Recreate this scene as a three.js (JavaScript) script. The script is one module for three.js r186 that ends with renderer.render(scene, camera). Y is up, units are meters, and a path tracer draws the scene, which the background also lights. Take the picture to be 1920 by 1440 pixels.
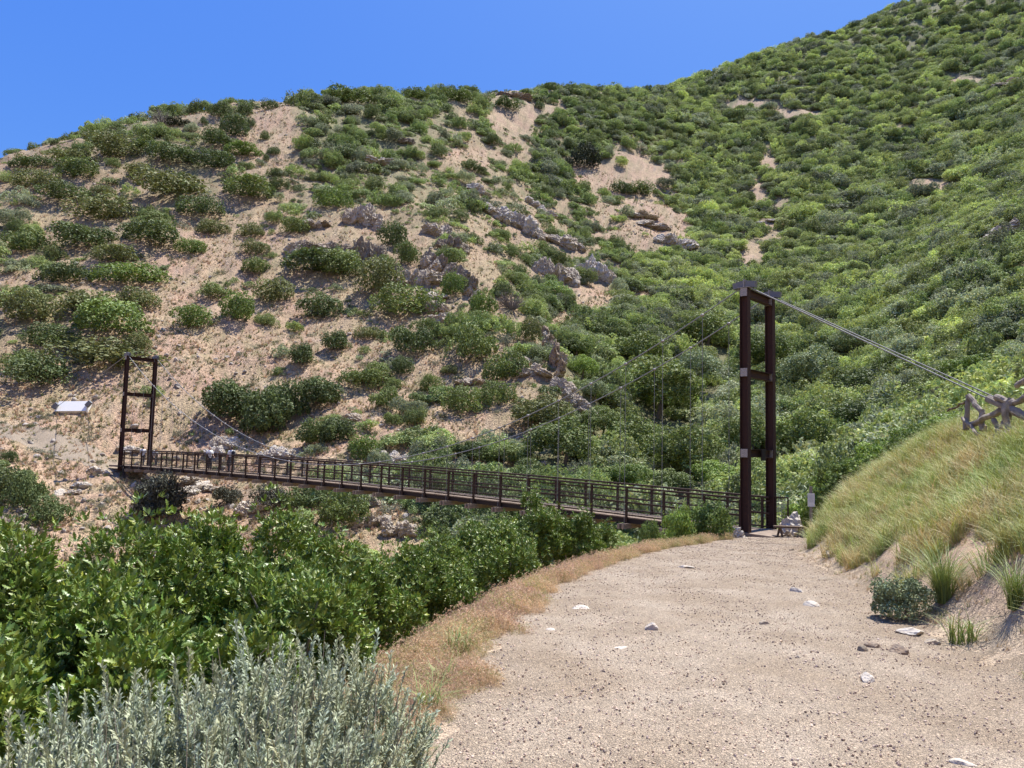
import * as THREE from 'three';
import { mergeGeometries, toCreasedNormals } from 'three/addons/utils/BufferGeometryUtils.js';
import { MarchingCubes } from 'three/addons/objects/MarchingCubes.js';
import { createNoise2D, createNoise3D } from 'simplex-noise';

// ---------------------------------------------------------------- camera, sky, sun, exposure
const scene = new THREE.Scene();
const PITCH = 0.08824, ROLL = 0.02339, F = 1441;               // photograph is 1920 x 1440, F in its pixels
const camera = new THREE.PerspectiveCamera(2 * Math.atan(720 / F) * 180 / Math.PI, 4 / 3, 0.05, 3000);
camera.rotation.set(PITCH, 0, ROLL);                           // eye is the origin, 1.62 m above the trail
camera.updateMatrixWorld(true);
scene.add(camera);
const SUN_AZ = 41 * Math.PI / 180, SUN_EL = 66 * Math.PI / 180;
const sunDir = new THREE.Vector3(Math.sin(SUN_AZ) * Math.cos(SUN_EL), Math.sin(SUN_EL), -Math.cos(SUN_AZ) * Math.cos(SUN_EL));
const sun = new THREE.DirectionalLight(new THREE.Color().setRGB(1, 0.955, 0.88), 4.6);
sun.name = 'sun'; sun.position.copy(sunDir).multiplyScalar(500);
sun.castShadow = true; sun.shadow.mapSize.set(4096, 4096); sun.shadow.radius = 1;
Object.assign(sun.shadow.camera, { left: -260, right: 260, top: 260, bottom: -260, near: 1, far: 1200 });
scene.add(sun, sun.target);
{
  const W = 512, H = 256, d = new Float32Array(W * H * 4), v = new THREE.Vector3();
  for (let j = 0; j < H; j++) for (let i = 0; i < W; i++) {
    const el = ((j + 0.5) / H - 0.5) * Math.PI, ph = ((i + 0.5) / W - 0.5) * 2 * Math.PI;
    v.set(Math.cos(el) * Math.cos(ph), Math.sin(el), Math.cos(el) * Math.sin(ph));
    const up = Math.max(0, v.y), g = Math.pow(1 - up, 3.2), a = Math.max(0, v.dot(sunDir)), m = 0.16 * Math.pow(a, 5);
    const k = (j * W + i) * 4;
    d[k] = 0.032 + 0.095 * g + m * 0.8; d[k + 1] = 0.114 + 0.157 * g + m; d[k + 2] = 0.44 + 0.065 * g + m * 0.5; d[k + 3] = 1;
  }
  const t = new THREE.DataTexture(d, W, H, THREE.RGBAFormat, THREE.FloatType);
  t.mapping = THREE.EquirectangularReflectionMapping; t.magFilter = THREE.LinearFilter; t.needsUpdate = true;
  scene.background = t; scene.environment = t;
}
const renderer = new THREE.WebGLRenderer({ antialias: true });
renderer.toneMapping = THREE.LinearToneMapping;
renderer.toneMappingExposure = 2.0;
renderer.shadowMap.enabled = true;
renderer.setSize(1024, 768);

// ---------------------------------------------------------------- helpers
function rng(seed) { let a = seed >>> 0; return () => { a = (a + 0x6D2B79F5) | 0; let t = Math.imul(a ^ (a >>> 15), 1 | a); t = (t + Math.imul(t ^ (t >>> 7), 61 | t)) ^ t; return ((t ^ (t >>> 14)) >>> 0) / 4294967296; }; }
const R0 = rng(77), n2 = createNoise2D(rng(1)), n2b = createNoise2D(rng(2)), n3 = createNoise3D(rng(3));
const clamp = (x, a = 0, b = 1) => Math.min(b, Math.max(a, x)), sstep = (a, b, x) => { const t = clamp((x - a) / (b - a)); return t * t * (3 - 2 * t); }, mix = (a, b, t) => a + (b - a) * t;
const fbm = (x, y, o = 4, n = n2) => { let s = 0, a = 0.5; for (let i = 0; i < o; i++) { s += a * n(x, y); x *= 2.03; y *= 2.03; a *= 0.5; } return s; };
const lerpTab = (T, x, k) => { let i = 0; while (i < T.length - 2 && x > T[i + 1][0]) i++; const t = clamp((x - T[i][0]) / (T[i + 1][0] - T[i][0])); return mix(T[i][k], T[i + 1][k], t); };
const V = (x, y, z) => new THREE.Vector3(x, y, z);
const camR = new THREE.Matrix4().makeRotationFromEuler(camera.rotation), camRi = camR.clone().invert();
const rayOf = (px, py) => V((px - 960) / F, (720 - py) / F, -1).applyMatrix4(camR);
const pixOf = (p) => { const c = p.clone().applyMatrix4(camRi); return [960 + F * c.x / -c.z, 720 - F * c.y / -c.z, -c.z]; };
const polar = (px, py) => { const d = rayOf(px, py), h = Math.hypot(d.x, d.z); return [Math.atan2(d.x, -d.z), d.y / h]; };
const atRange = (px, py, r) => { const [t, e] = polar(px, py); return V(Math.sin(t) * r, e * r, -Math.cos(t) * r); };   // a point seen in that direction, r metres away on the level
const names = new Map();
function numbered(n) { const k = names.get(n) || 0; names.set(n, k + 1); return k ? n + '_' + String(k).padStart(3, '0') : n; }
function tag(o, label, category, group, kind) { if (label) o.userData.label = label; if (category) o.userData.category = category; if (group) o.userData.group = group; if (kind) o.userData.kind = kind; return o; }
function put(o, name, parent) { o.name = parent ? name : numbered(name); o.castShadow = o.receiveShadow = true; (parent || scene).add(o); return o; }
function mesh(name, geo, mat, parent) { return put(new THREE.Mesh(geo, mat), name, parent); }
function thing(name, label, category, group, pos) { const g = put(new THREE.Group(), name); if (pos) g.position.copy(pos); return tag(g, label, category, group); }
function rgb(r, g, b) { return new THREE.Color().setRGB(r, g, b); }
function std(name, c, rough = 0.9, more = {}) { const m = new THREE.MeshStandardMaterial({ color: rgb(...c), roughness: rough, ...more }); m.name = name; return m; }
function leafMat(name, c, tr = 0.3, rough = 0.75, more = {}) { const m = new THREE.MeshPhysicalMaterial({ color: rgb(...c), roughness: rough, transmission: tr, thickness: 0, side: THREE.DoubleSide, vertexColors: true, specularIntensity: 0.6, ...more }); m.name = name; return m; }
function tex(n, f, srgb = true) { const d = new Uint8Array(n * n * 4); for (let j = 0; j < n; j++) for (let i = 0; i < n; i++) { const c = f(i, j), k = (j * n + i) * 4; d[k] = c[0]; d[k + 1] = c[1]; d[k + 2] = c[2]; d[k + 3] = 255; } const t = new THREE.DataTexture(d, n, n); t.wrapS = t.wrapT = THREE.RepeatWrapping; t.magFilter = THREE.LinearFilter; if (srgb) t.colorSpace = THREE.SRGBColorSpace; t.needsUpdate = true; return t; }
class Geo {                                                    // collects triangles with colour
  constructor() { this.p = []; this.c = []; this.u = []; this.i = []; }
  v(x, y, z, c) { this.p.push(x, y, z); if (c) this.c.push(c[0], c[1], c[2]); return this.p.length / 3 - 1; }
  tri(a, b, c) { this.i.push(a, b, c); }
  quad(a, b, c, d) { this.i.push(a, b, c, a, c, d); }
  build(flat) { const g = new THREE.BufferGeometry(); g.setAttribute('position', new THREE.Float32BufferAttribute(this.p, 3)); if (this.c.length) g.setAttribute('color', new THREE.Float32BufferAttribute(this.c, 3)); if (this.u.length) g.setAttribute('uv', new THREE.Float32BufferAttribute(this.u, 2)); g.setIndex(this.i); g.computeVertexNormals(); return g; }
}
function instances(name, geo, mat, list, parent, label, category) {   // list of {p, q, s, c}
  const im = new THREE.InstancedMesh(geo, mat, Math.max(1, list.length)), m = new THREE.Matrix4(), s = V(1, 1, 1);
  list.forEach((e, i) => { m.compose(e.p, e.q, typeof e.s === 'number' ? s.set(e.s, e.s, e.s) : e.s); im.setMatrixAt(i, m); if (e.c) im.setColorAt(i, e.c); });
  im.count = list.length; put(im, name, parent); im.userData.kind = 'stuff'; if (!parent) tag(im, label, category); return im;
}
const UPV = V(0, 1, 0), qY = (a) => new THREE.Quaternion().setFromAxisAngle(UPV, a), qTo = (d, a = 0) => new THREE.Quaternion().setFromUnitVectors(UPV, d).multiply(qY(a));
function randDir(r) { const y = r() * 2 - 1, a = r() * 6.2832, h = Math.sqrt(1 - y * y); return V(h * Math.cos(a), y, h * Math.sin(a)); }
function tubeGeo(pts, radii, seg = 6, wob = 0, r = R0) {             // tapered tube through points, closed ends
  const g = new Geo(), n = pts.length; let pr = null, ref = V(0.31, 0.2, 0.93).normalize();
  for (let i = 0; i < n; i++) {
    const t = pts[Math.min(i + 1, n - 1)].clone().sub(pts[Math.max(i - 1, 0)]).normalize();
    const a = ref.clone().addScaledVector(t, -ref.dot(t)).normalize(), b = V().crossVectors(t, a); ref = a; const ring = [];
    for (let k = 0; k < seg; k++) { const w = k / seg * 6.2832, R = radii[i] * (1 + wob * (r() - 0.5)); ring.push(g.v(pts[i].x + R * (a.x * Math.cos(w) + b.x * Math.sin(w)), pts[i].y + R * (a.y * Math.cos(w) + b.y * Math.sin(w)), pts[i].z + R * (a.z * Math.cos(w) + b.z * Math.sin(w)))); }
    if (pr) for (let k = 0; k < seg; k++) g.quad(pr[k], pr[(k + 1) % seg], ring[(k + 1) % seg], ring[k]);
    if (i === 0 || i === n - 1) { const c = g.v(pts[i].x, pts[i].y, pts[i].z); for (let k = 0; k < seg; k++) i ? g.tri(ring[k], ring[(k + 1) % seg], c) : g.tri(ring[(k + 1) % seg], ring[k], c); }
    pr = ring;
  }
  const out = g.build(); out.setAttribute('uv', new THREE.Float32BufferAttribute(new Float32Array(g.p.length / 3 * 2).map((_, k) => (k % 2 ? g.p[(k >> 1) * 3 + 1] : g.p[(k >> 1) * 3] + g.p[(k >> 1) * 3 + 2])), 2)); return out;
}
function boxBetween(a, b, w, h, up = UPV) {                          // a box beam from a to b, w wide and h deep
  const d = b.clone().sub(a), L = d.length(); d.normalize(); const x = V().crossVectors(up, d).normalize(), y = V().crossVectors(d, x), m = new THREE.Matrix4().makeBasis(x, y, d);
  return new THREE.BoxGeometry(w, h, L).applyMatrix4(m.setPosition(a.clone().add(b).multiplyScalar(0.5)));
}

// ---------------------------------------------------------------- terrain: one height field, seen points and hidden points joined by a thin-plate spline over (bearing, log distance)
const TRAIL = [[-9, 0.2, 2.0], [0, 0.7, 2.0], [4, 1.5, 2.0], [8.1, 2.35, 2.75], [12.5, 3.2, 2.72], [17, 4.45, 2.6], [21.7, 6.05, 2.1], [24.5, 7.5, 1.8], [27.5, 9.3, 1.7], [30.4, 11.2, 1.6]];   // z ahead, centre x, half width
const trailY = (z) => -1.62 - 0.0465 * z;
const ctl = [];
const W3 = (x, z, y) => { const r = Math.hypot(x, z); ctl.push([Math.atan2(x, z), Math.log(r), y / r]); };   // z ahead of the camera
const C2 = (px, list) => { for (const [py, r] of list) { const [t, e] = polar(px, py); ctl.push([t, Math.log(r), e]); } };
for (let k = 0; k < 8; k++) { const a = k / 8 * 6.2832; W3(Math.sin(a) * 0.8, Math.cos(a) * 0.8, -1.62); }
for (const [x, z, y] of [[0, -3, -1.5], [3, -2.5, -1.35], [-3, -2.5, -1.9], [0, -12, -1.1], [8, -10, 1.5], [-10, -10, -6], [3, 0, -1.55], [-2.2, 0.6, -1.85], [-5, 1, -3.4], [6, 1, -0.9], [12, 0, 2], [-10, 1, -7], [-20, -6, -13], [25, -6, 10], [60, -25, 28], [-60, -30, -10], [0, -45, 0], [-50, 5, -14], [-120, -20, 20], [140, -20, 70], [0, -150, 10],
  [-2, 3.8, -2.0], [-4, 4.5, -3.3], [-7, 6, -5.6], [-11, 7, -8.6], [-1.9, 8, -2.7], [-4, 10, -4.6], [-8, 13, -8.2], [-1, 13, -3.1], [-2.2, 16, -4.8], [-5, 19, -8.2], [0.6, 18, -3.6], [-0.4, 22, -6.2], [2.8, 23.5, -3.8], [1.6, 27, -6.8], [5.8, 28.5, -4.2], [4.6, 33, -8], [7.8, 31.6, -4.9], [9.5, 36, -7.6], [13, 36, -5.6],
  [11, 32, -3.1], [14, 32, -3.1], [19, 34, -2.6], [26, 34, -1.2], [-22, 12, -13], [-17, 22, -13.6], [-11, 33, -13.4], [-3, 42, -13], [6, 49, -11.5], [13, 55, -8.5], [-30, 22, -13.5], [-26, 34, -13], [-14, 42, -12]]) W3(x, z, y);
for (const z of [4, 6, 9, 12.5, 17, 21.7, 26, 29.5]) { const c = lerpTab(TRAIL, z, 1), h = lerpTab(TRAIL, z, 2); for (const s of [-0.85, 0, 0.85]) W3(c + s * h, z, trailY(z)); }
C2(1560, [[1000, 23], [955, 27], [940, 29]]); C2(1640, [[1060, 15], [960, 22], [893, 27]]); C2(1720, [[1100, 12], [980, 18], [850, 25]]);
C2(1800, [[1180, 9.2], [1090, 11.5], [1000, 14.3], [900, 18.5], [822, 23.5]]); C2(1910, [[1150, 8.6], [1050, 11], [930, 14.8], [830, 19], [795, 23]]); C2(2200, [[1100, 8], [900, 13], [760, 19]]);
C2(1640, [[960, 34]]); C2(1720, [[900, 34]]); C2(1800, [[850, 32]]); C2(1920, [[815, 30]]);
C2(-700, [[1000, 75], [850, 95], [600, 130], [440, 175], [470, 240]]);
C2(0, [[1070, 60], [965, 66], [882, 75], [838, 81], [815, 84], [740, 93], [600, 112], [450, 142], [380, 160], [308, 187], [335, 245], [500, 420]]);
C2(240, [[1060, 60], [965, 67], [893, 73.5], [872, 78], [850, 80], [760, 88], [600, 108], [450, 136], [350, 160], [245, 190], [275, 245], [450, 430]]);
C2(480, [[1060, 55], [965, 62.5], [885, 70], [850, 74], [750, 86], [600, 106], [450, 132], [330, 160], [212, 195], [240, 255], [400, 430]]);
C2(600, [[1050, 53], [960, 60], [870, 70], [750, 84], [600, 104], [450, 131], [300, 170], [197, 207], [225, 265]]);
C2(720, [[1040, 52], [960, 58], [870, 68], [750, 83], [600, 104], [480, 124], [400, 142], [300, 175], [190, 222], [215, 290], [350, 450]]);
C2(860, [[1000, 54], [960, 58], [870, 67], [750, 80], [650, 93], [560, 107], [480, 125], [400, 150], [300, 190], [188, 247], [210, 310]]);
C2(960, [[980, 56], [880, 66], [800, 75], [700, 88], [600, 104], [520, 128], [400, 170], [300, 212], [180, 272], [200, 340], [330, 500]]);
C2(1050, [[985, 55], [900, 64], [800, 74], [690, 87], [640, 104], [590, 124], [500, 152], [400, 192], [300, 237], [178, 292]]);
C2(1120, [[930, 62], [850, 72], [775, 83], [720, 98], [600, 130], [500, 158], [400, 198], [300, 245], [177, 310]]);
C2(1200, [[945, 60], [890, 70], [820, 84], [720, 104], [610, 130], [500, 165], [400, 207], [300, 257], [178, 332], [200, 400]]);
C2(1350, [[965, 52], [910, 66], [820, 87], [720, 111], [610, 140], [500, 177], [400, 222], [300, 272], [205, 330], [136, 390], [165, 470]]);
C2(1500, [[945, 52], [870, 72], [770, 97], [660, 125], [555, 157], [450, 197], [350, 242], [250, 292], [150, 352], [84, 412], [115, 500]]);
C2(1700, [[880, 50], [790, 74], [705, 92], [605, 118], [525, 142], [470, 180], [400, 216], [300, 270], [200, 326], [100, 392], [8, 472], [45, 580]]);
C2(1920, [[820, 48], [705, 75], [605, 95], [500, 119], [388, 148], [350, 192], [250, 262], [150, 322], [50, 392], [-70, 475], [-30, 590]]);
C2(2500, [[790, 50], [500, 105], [300, 155], [60, 300], [-160, 450]]);
function solveTPS(P) {
  const n = P.length, N = n + 3, A = new Float64Array(N * (N + 1)), U = (d2) => (d2 < 1e-12 ? 0 : 0.5 * d2 * Math.log(d2)), w = N + 1;
  for (let i = 0; i < n; i++) { for (let j = 0; j < n; j++) { const a = P[i][0] - P[j][0], b = P[i][1] - P[j][1]; A[i * w + j] = U(a * a + b * b) + (i === j ? 0.0006 : 0); } A[i * w + n] = A[n * w + i] = 1; A[i * w + n + 1] = A[(n + 1) * w + i] = P[i][0]; A[i * w + n + 2] = A[(n + 2) * w + i] = P[i][1]; A[i * w + N] = P[i][2]; }
  for (let c = 0; c < N; c++) { let p = c; for (let r = c + 1; r < N; r++) if (Math.abs(A[r * w + c]) > Math.abs(A[p * w + c])) p = r; if (p !== c) for (let k = 0; k < w; k++) { const t = A[c * w + k]; A[c * w + k] = A[p * w + k]; A[p * w + k] = t; } const d = A[c * w + c]; for (let r = c + 1; r < N; r++) { const f = A[r * w + c] / d; if (f) for (let k = c; k < w; k++) A[r * w + k] -= f * A[c * w + k]; } }
  const x = new Float64Array(N); for (let r = N - 1; r >= 0; r--) { let s = A[r * w + N]; for (let k = r + 1; k < N; k++) s -= A[r * w + k] * x[k]; x[r] = s / A[r * w + r]; }
  return (a, b) => { let s = x[n] + x[n + 1] * a + x[n + 2] * b; for (let i = 0; i < n; i++) { const da = a - P[i][0], db = b - P[i][1]; s += x[i] * U(da * da + db * db); } return s; };
}
const surf = solveTPS(ctl);
const thetas = []; for (let d = -180; d < -60; d += 6) thetas.push(d); for (let d = -60; d < -41; d += 1) thetas.push(d); for (let d = -41; d < 41; d += 0.15) thetas.push(d); for (let d = 41; d < 60; d += 1) thetas.push(d); for (let d = 60; d <= 180; d += 6) thetas.push(d);
const TH = Float64Array.from(thetas, (d) => d * Math.PI / 180), NT = TH.length, L0 = Math.log(0.45), L1 = Math.log(620), NR = 430, dL = (L1 - L0) / (NR - 1);
const HG = new Float32Array(NT * NR);
const trailMask = (x, z) => { if (z > 33 || z < -8) return 0; const c = lerpTab(TRAIL, z, 1), h = lerpTab(TRAIL, z, 2); return sstep(h + 0.9, h - 0.35, Math.abs(x - c)) * sstep(33, 30.5, z); };
for (let i = 0; i < NT; i++) for (let j = 0; j < NR; j++) {
  const r = Math.exp(L0 + j * dL), x = Math.sin(TH[i]) * r, z = Math.cos(TH[i]) * r;
  let y = surf(TH[i], Math.log(r)) * r; const tm = trailMask(x, z);
  const far = sstep(40, 75, r);
  y += far * (fbm(x / 30, z / 30, 3) * 1.7 + fbm(x / 7, z / 7, 3, n2b) * 0.75) * (0.6 + r / 350) + (1 - tm) * (1 - far) * (fbm(x / 2.2, z / 2.2, 3) * 0.11 + 0.05 * fbm(x / 0.7, z / 0.7, 2, n2b));
  if (tm > 0) y = mix(y, trailY(z) + fbm(x / 2.6, z / 2.6, 3) * 0.035, tm);
  HG[i * NR + j] = y;
}
function ground(x, zAhead) {
  const r = Math.hypot(x, zAhead), t = Math.atan2(x, zAhead); let lo = 0, hi = NT - 1; while (hi - lo > 1) { const m = (lo + hi) >> 1; if (TH[m] <= t) lo = m; else hi = m; }
  const a = clamp((t - TH[lo]) / (TH[hi] - TH[lo])), f = clamp((Math.log(Math.max(r, 0.451)) - L0) / dL, 0, NR - 1.001), j = Math.floor(f), b = f - j;
  return mix(mix(HG[lo * NR + j], HG[lo * NR + j + 1], b), mix(HG[hi * NR + j], HG[hi * NR + j + 1], b), a);
}
const G = (x, z) => ground(x, -z);                                   // world coordinates
const onG = (x, z, dy = 0) => V(x, G(x, z) + dy, z);
function slopeN(x, z, e = 0.6) { return V(G(x - e, z) - G(x + e, z), 2 * e, G(x, z - e) - G(x, z + e)).normalize(); }
function hit(px, py, rmin = 1) {                                      // where the line of sight through a pixel meets the ground
  const [t, e] = polar(px, py); let pr = rmin, pd = null;
  for (let r = rmin; r < 560; r *= 1.006) { const d = ground(Math.sin(t) * r, Math.cos(t) * r) - e * r; if (d >= 0) { let rr = r; if (pd !== null) rr = mix(pr, r, -pd / (d - pd)); return V(Math.sin(t) * rr, ground(Math.sin(t) * rr, Math.cos(t) * rr), -Math.cos(t) * rr); } pr = r; pd = d; }
  return null;
}
// how much of the slope is under shrubs, read off the photograph in steps of 120 x 60 pixels (rows from y = 200)
const COVER = ['55555887578999999', '06872897577999999', '56685786770989999', '65675767663959998', '65533446453759998', '44514554657979988', '56223464578999998', '77122346689999999', '65112344589999999', '11122434489999999', '11133333489999999', '21112336899999999', '42224445679999999', '43233445679999999'].map((s) => [...s].map((c) => +c / 9));
const BARE = [[1165, 335, 75, 26], [1110, 320, 40, 14], [1440, 300, 18, 26], [1418, 360, 14, 34], [1408, 480, 24, 26], [1745, 352, 55, 16], [955, 222, 46, 20], [1010, 205, 40, 8], [1235, 425, 60, 36], [880, 295, 46, 18], [515, 250, 36, 55], [1420, 195, 50, 8], [1480, 215, 60, 10], [1690, 240, 24, 8], [1640, 515, 26, 10], [1290, 600, 20, 12], [1200, 560, 26, 16], [1110, 560, 40, 26], [1060, 600, 30, 20], [1815, 150, 30, 6]];
function cover(px, py) { let k = 1; for (const [x, y, a, b] of BARE) { const d = ((px - x) / a) ** 2 + ((py - y) / b) ** 2 + 0.9 * fbm(px / 22, py / 12, 3); if (d < 1.6) k = Math.min(k, sstep(0.7, 1.6, d)); } return k * cover0(px, py); }
function cover0(px, py) { const x = clamp(px / 120, 0, 15.99), y = clamp((py - 200) / 60, 0, 12.99), i = Math.floor(x), j = Math.floor(y), a = x - i, b = y - j; return mix(mix(COVER[j][i], COVER[j][i + 1], a), mix(COVER[j + 1][i], COVER[j + 1][i + 1], a), b); }

// surface textures: soil with straw and stone chips, walked gravel
const tn = (n, s, f) => { const q = createNoise2D(rng(s)); return (i, j) => { const u = i / n, v = j / n, g = (a, b) => q(a * f, b * f); return mix(mix(g(u, v), g(u - 1, v), u), mix(g(u, v - 1), g(u - 1, v - 1), u), v); }; };
function speckTex(n, seed, chips, base, vary, chipTone) {            // albedo multiplier and height
  const col = new Float32Array(n * n).fill(base), hgt = new Float32Array(n * n), r = rng(seed), a = tn(n, seed + 1, 6), b = tn(n, seed + 2, 24), c = tn(n, seed + 3, 90);
  for (let j = 0; j < n; j++) for (let i = 0; i < n; i++) { const k = j * n + i; col[k] *= 1 + vary * (0.4 * a(i, j) + 0.5 * b(i, j) + 0.7 * c(i, j)) + (r() - 0.5) * vary * 0.6; hgt[k] = 0.3 + 0.2 * b(i, j) + 0.25 * c(i, j); }
  for (let q = 0; q < chips; q++) { const cx = r() * n, cy = r() * n, R = 0.8 + 3.6 * Math.pow(r(), 5) * 1.6 + r() * 1.2, ra = 0.6 + r() * 0.5, an = r() * 3.14, t = chipTone(r), ca = Math.cos(an), sa = Math.sin(an); const m = Math.ceil(R * 1.3);
    for (let y = -m; y <= m; y++) for (let x = -m; x <= m; x++) { const ux = (x * ca + y * sa) / R, uy = (-x * sa + y * ca) / (R * ra), d = ux * ux + uy * uy; if (d < 1) { const k = ((Math.floor(cy) + y + n) % n) * n + ((Math.floor(cx) + x + n) % n); col[k] = mix(col[k], base * t, 0.85); hgt[k] = Math.max(hgt[k], 0.5 + 0.4 * Math.sqrt(1 - d)); } } }
  return [tex(n, (i, j) => { const v = clamp(col[j * n + i] * 255, 0, 255); return [v, v * 0.995, v * 0.985]; }), tex(n, (i, j) => { const v = clamp(hgt[j * n + i] * 255, 0, 255); return [v, v, v]; }, false)];
}
const [gravelMap, gravelBump] = speckTex(1024, 11, 34000, 0.8, 0.13, (r) => (r() < 0.035 ? 0.6 + r() * 0.25 : r() < 0.3 ? 1.05 + r() * 0.18 : 0.78 + r() * 0.34));
const [soilMap, soilBump] = speckTex(1024, 21, 13000, 0.82, 0.28, (r) => (r() < 0.35 ? 0.5 + r() * 0.3 : 1.0 + r() * 0.28));
const groundMat = new THREE.MeshStandardMaterial({ vertexColors: true, roughness: 0.97, map: soilMap, bumpMap: soilBump, bumpScale: 0.015 }); groundMat.name = 'soil';
const hillMat = new THREE.MeshStandardMaterial({ vertexColors: true, roughness: 0.97, map: soilMap.clone(), bumpMap: soilBump.clone(), bumpScale: 0.2 }); hillMat.bumpScale = 0.12; hillMat.name = 'hill soil'; hillMat.map.repeat.set(0.16, 0.16); hillMat.bumpMap.repeat.set(0.16, 0.16); hillMat.map.needsUpdate = hillMat.bumpMap.needsUpdate = true;
const trailMat = new THREE.MeshStandardMaterial({ vertexColors: true, roughness: 0.96, map: gravelMap, bumpMap: gravelBump, bumpScale: 0.02 }); trailMat.name = 'gravel';
const SOIL = [0.53, 0.345, 0.24], STRAW = [0.53, 0.40, 0.245], OLIVE = [0.20, 0.20, 0.08], LITTER = [0.19, 0.195, 0.085], STONY = [0.36, 0.32, 0.27], DIRT = [0.51, 0.395, 0.28];
const mix3 = (a, b, t) => [mix(a[0], b[0], t), mix(a[1], b[1], t), mix(a[2], b[2], t)];
function soilColor(x, y, z) {
  const r = Math.hypot(x, z), a = fbm(x / 9, z / 9, 4), b = fbm(x / 2.5 + 40, z / 2.5, 4, n2b); let c = mix3(SOIL, STRAW, clamp(0.45 + a * 1.1)); c = mix3(c, OLIVE, clamp(b * 1.2 - 0.05, 0, 0.55));
  c = mix3(c, STONY, clamp(-b * 1.5 - 0.45, 0, 0.6));
  if (r > 42 && -z > 20) { const p = pixOf(V(x, y, z)), cv = cover(p[0], p[1]); c = mix3(c, LITTER, 0.9 * sstep(0.62, 0.95, cv + b * 0.15)); c = mix3(c, OLIVE, 0.25 * sstep(0.3, 0.6, cv)); }
  else if (r < 42) { const tm = trailMask(x, -z); c = mix3(c, DIRT, clamp(tm * 1.2 + 0.15)); const left = x < lerpTab(TRAIL, clamp(-z, -8, 30), 1) - lerpTab(TRAIL, clamp(-z, -8, 30), 2) - 1.5; if (left) c = mix3(c, LITTER, 0.5); }
  const v = 1 + 0.12 * n2(x * 1.7, z * 1.7); return [c[0] * v, c[1] * v, c[2] * v];
}
function sheet(name, j0, j1, mat) {
  const g = new Geo();
  for (let i = 0; i < NT; i++) for (let j = j0; j <= j1; j++) { const r = Math.exp(L0 + j * dL), x = Math.sin(TH[i]) * r, z = -Math.cos(TH[i]) * r, y = HG[i * NR + j]; g.v(x, y, z, soilColor(x, y, z)); g.u.push(x / 2.4, z / 2.4); }
  const w = j1 - j0 + 1; for (let i = 0; i < NT - 1; i++) for (let j = 0; j < w - 1; j++) { const a = i * w + j; g.quad(a, a + w, a + w + 1, a + 1); }
  if (j0 === 0) { const c = g.v(0, -1.62, 0, DIRT); g.u.push(0, 0); for (let i = 0; i < NT - 1; i++) g.tri(c, (i + 1) * w, i * w); }
  const m = mesh(name, g.build(), mat); m.userData.kind = 'structure'; return m;
}
const JS = Math.round((Math.log(44) - L0) / dL);
sheet('ground', 0, JS, groundMat); sheet('hillside', JS, NR - 1, hillMat);
{ // the walked trail: its own sheet, thickest in the middle and running out under the edge soil
  const g = new Geo(), NU = 90, rows = []; for (let z = -8; z < 31.6;) { rows.push(z); z += z < 2 ? 0.5 : 0.05 + 0.012 * Math.max(0, z - 3); }
  for (const z of rows) { const c = lerpTab(TRAIL, z, 1), h = lerpTab(TRAIL, z, 2);
    for (let k = 0; k <= NU; k++) { const u = k / NU * 2 - 1, x = c + u * (h + 0.55), edge = h - 0.05 + fbm(z * 0.9 + Math.sign(u) * 9, u, 3) * 0.7 - Math.abs(x - c); const lift = clamp(edge * 0.12, -0.06, 0.02) + clamp(edge * 3) * (0.006 * n2(x * 2.7, z * 2.7) + 0.007 * n2b(x * 7, z * 7) + 0.012 * fbm(x * 0.9 + z * 0.2, z * 0.12, 2));
      const t = fbm(x * 0.55, z * 0.55, 4), rut = fbm(x * 1.6 + 7, z * 0.35, 3, n2b); let col = mix3(DIRT, [0.65, 0.53, 0.405], clamp(0.45 + t * 1.0)); col = mix3(col, [0.41, 0.30, 0.20], clamp(sstep(0.25, 0.95, u) * 0.55 + rut * 0.35)); const v = 1 + 0.07 * n2(x * 7, z * 7) + 0.06 * n2b(x * 2.3, z * 2.3);
      g.v(x, G(x, -z) + lift, -z, [col[0] * v, col[1] * v, col[2] * v]); g.u.push(x / 1.5, z / 1.5); } }
  const w = NU + 1; for (let i = 0; i < rows.length - 1; i++) for (let k = 0; k < NU; k++) { const a = i * w + k; g.quad(a, a + 1, a + w + 1, a + w); }
  mesh('trail', g.build(), trailMat).userData.kind = 'structure';
}
{ // the path beyond the bridge
  const P = [[-220, 800, 92], [-60, 815, 88], [60, 836, 83], [150, 856, 79], [228, 873, 76]].map(([px, py, r]) => { const [t] = polar(px, py); return V(Math.sin(t) * r, 0, -Math.cos(t) * r); });
  const cv = new THREE.CatmullRomCurve3(P), g = new Geo(), N = 110, NU = 10;
  for (let i = 0; i <= N; i++) { const p = cv.getPoint(i / N), t = cv.getTangent(i / N), nx = -t.z, nz = t.x; for (let k = 0; k <= NU; k++) { const u = k / NU * 2 - 1, x = p.x + nx * u * 1.7, z = p.z + nz * u * 1.7, e = 1 - Math.abs(u) + fbm(x * 0.5, z * 0.5, 3) * 0.3; const v = 1 + 0.08 * n2(x, z); g.v(x, G(x, z) + clamp(e * 0.5, -0.1, 0.07), z, [0.52 * v, 0.42 * v, 0.31 * v]); g.u.push(x / 2, z / 2); } }
  const w = NU + 1; for (let i = 0; i < N; i++) for (let k = 0; k < NU; k++) { const a = i * w + k; g.quad(a, a + 1, a + w + 1, a + w); }
  mesh('path', g.build(), trailMat).userData.kind = 'structure';
}

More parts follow.
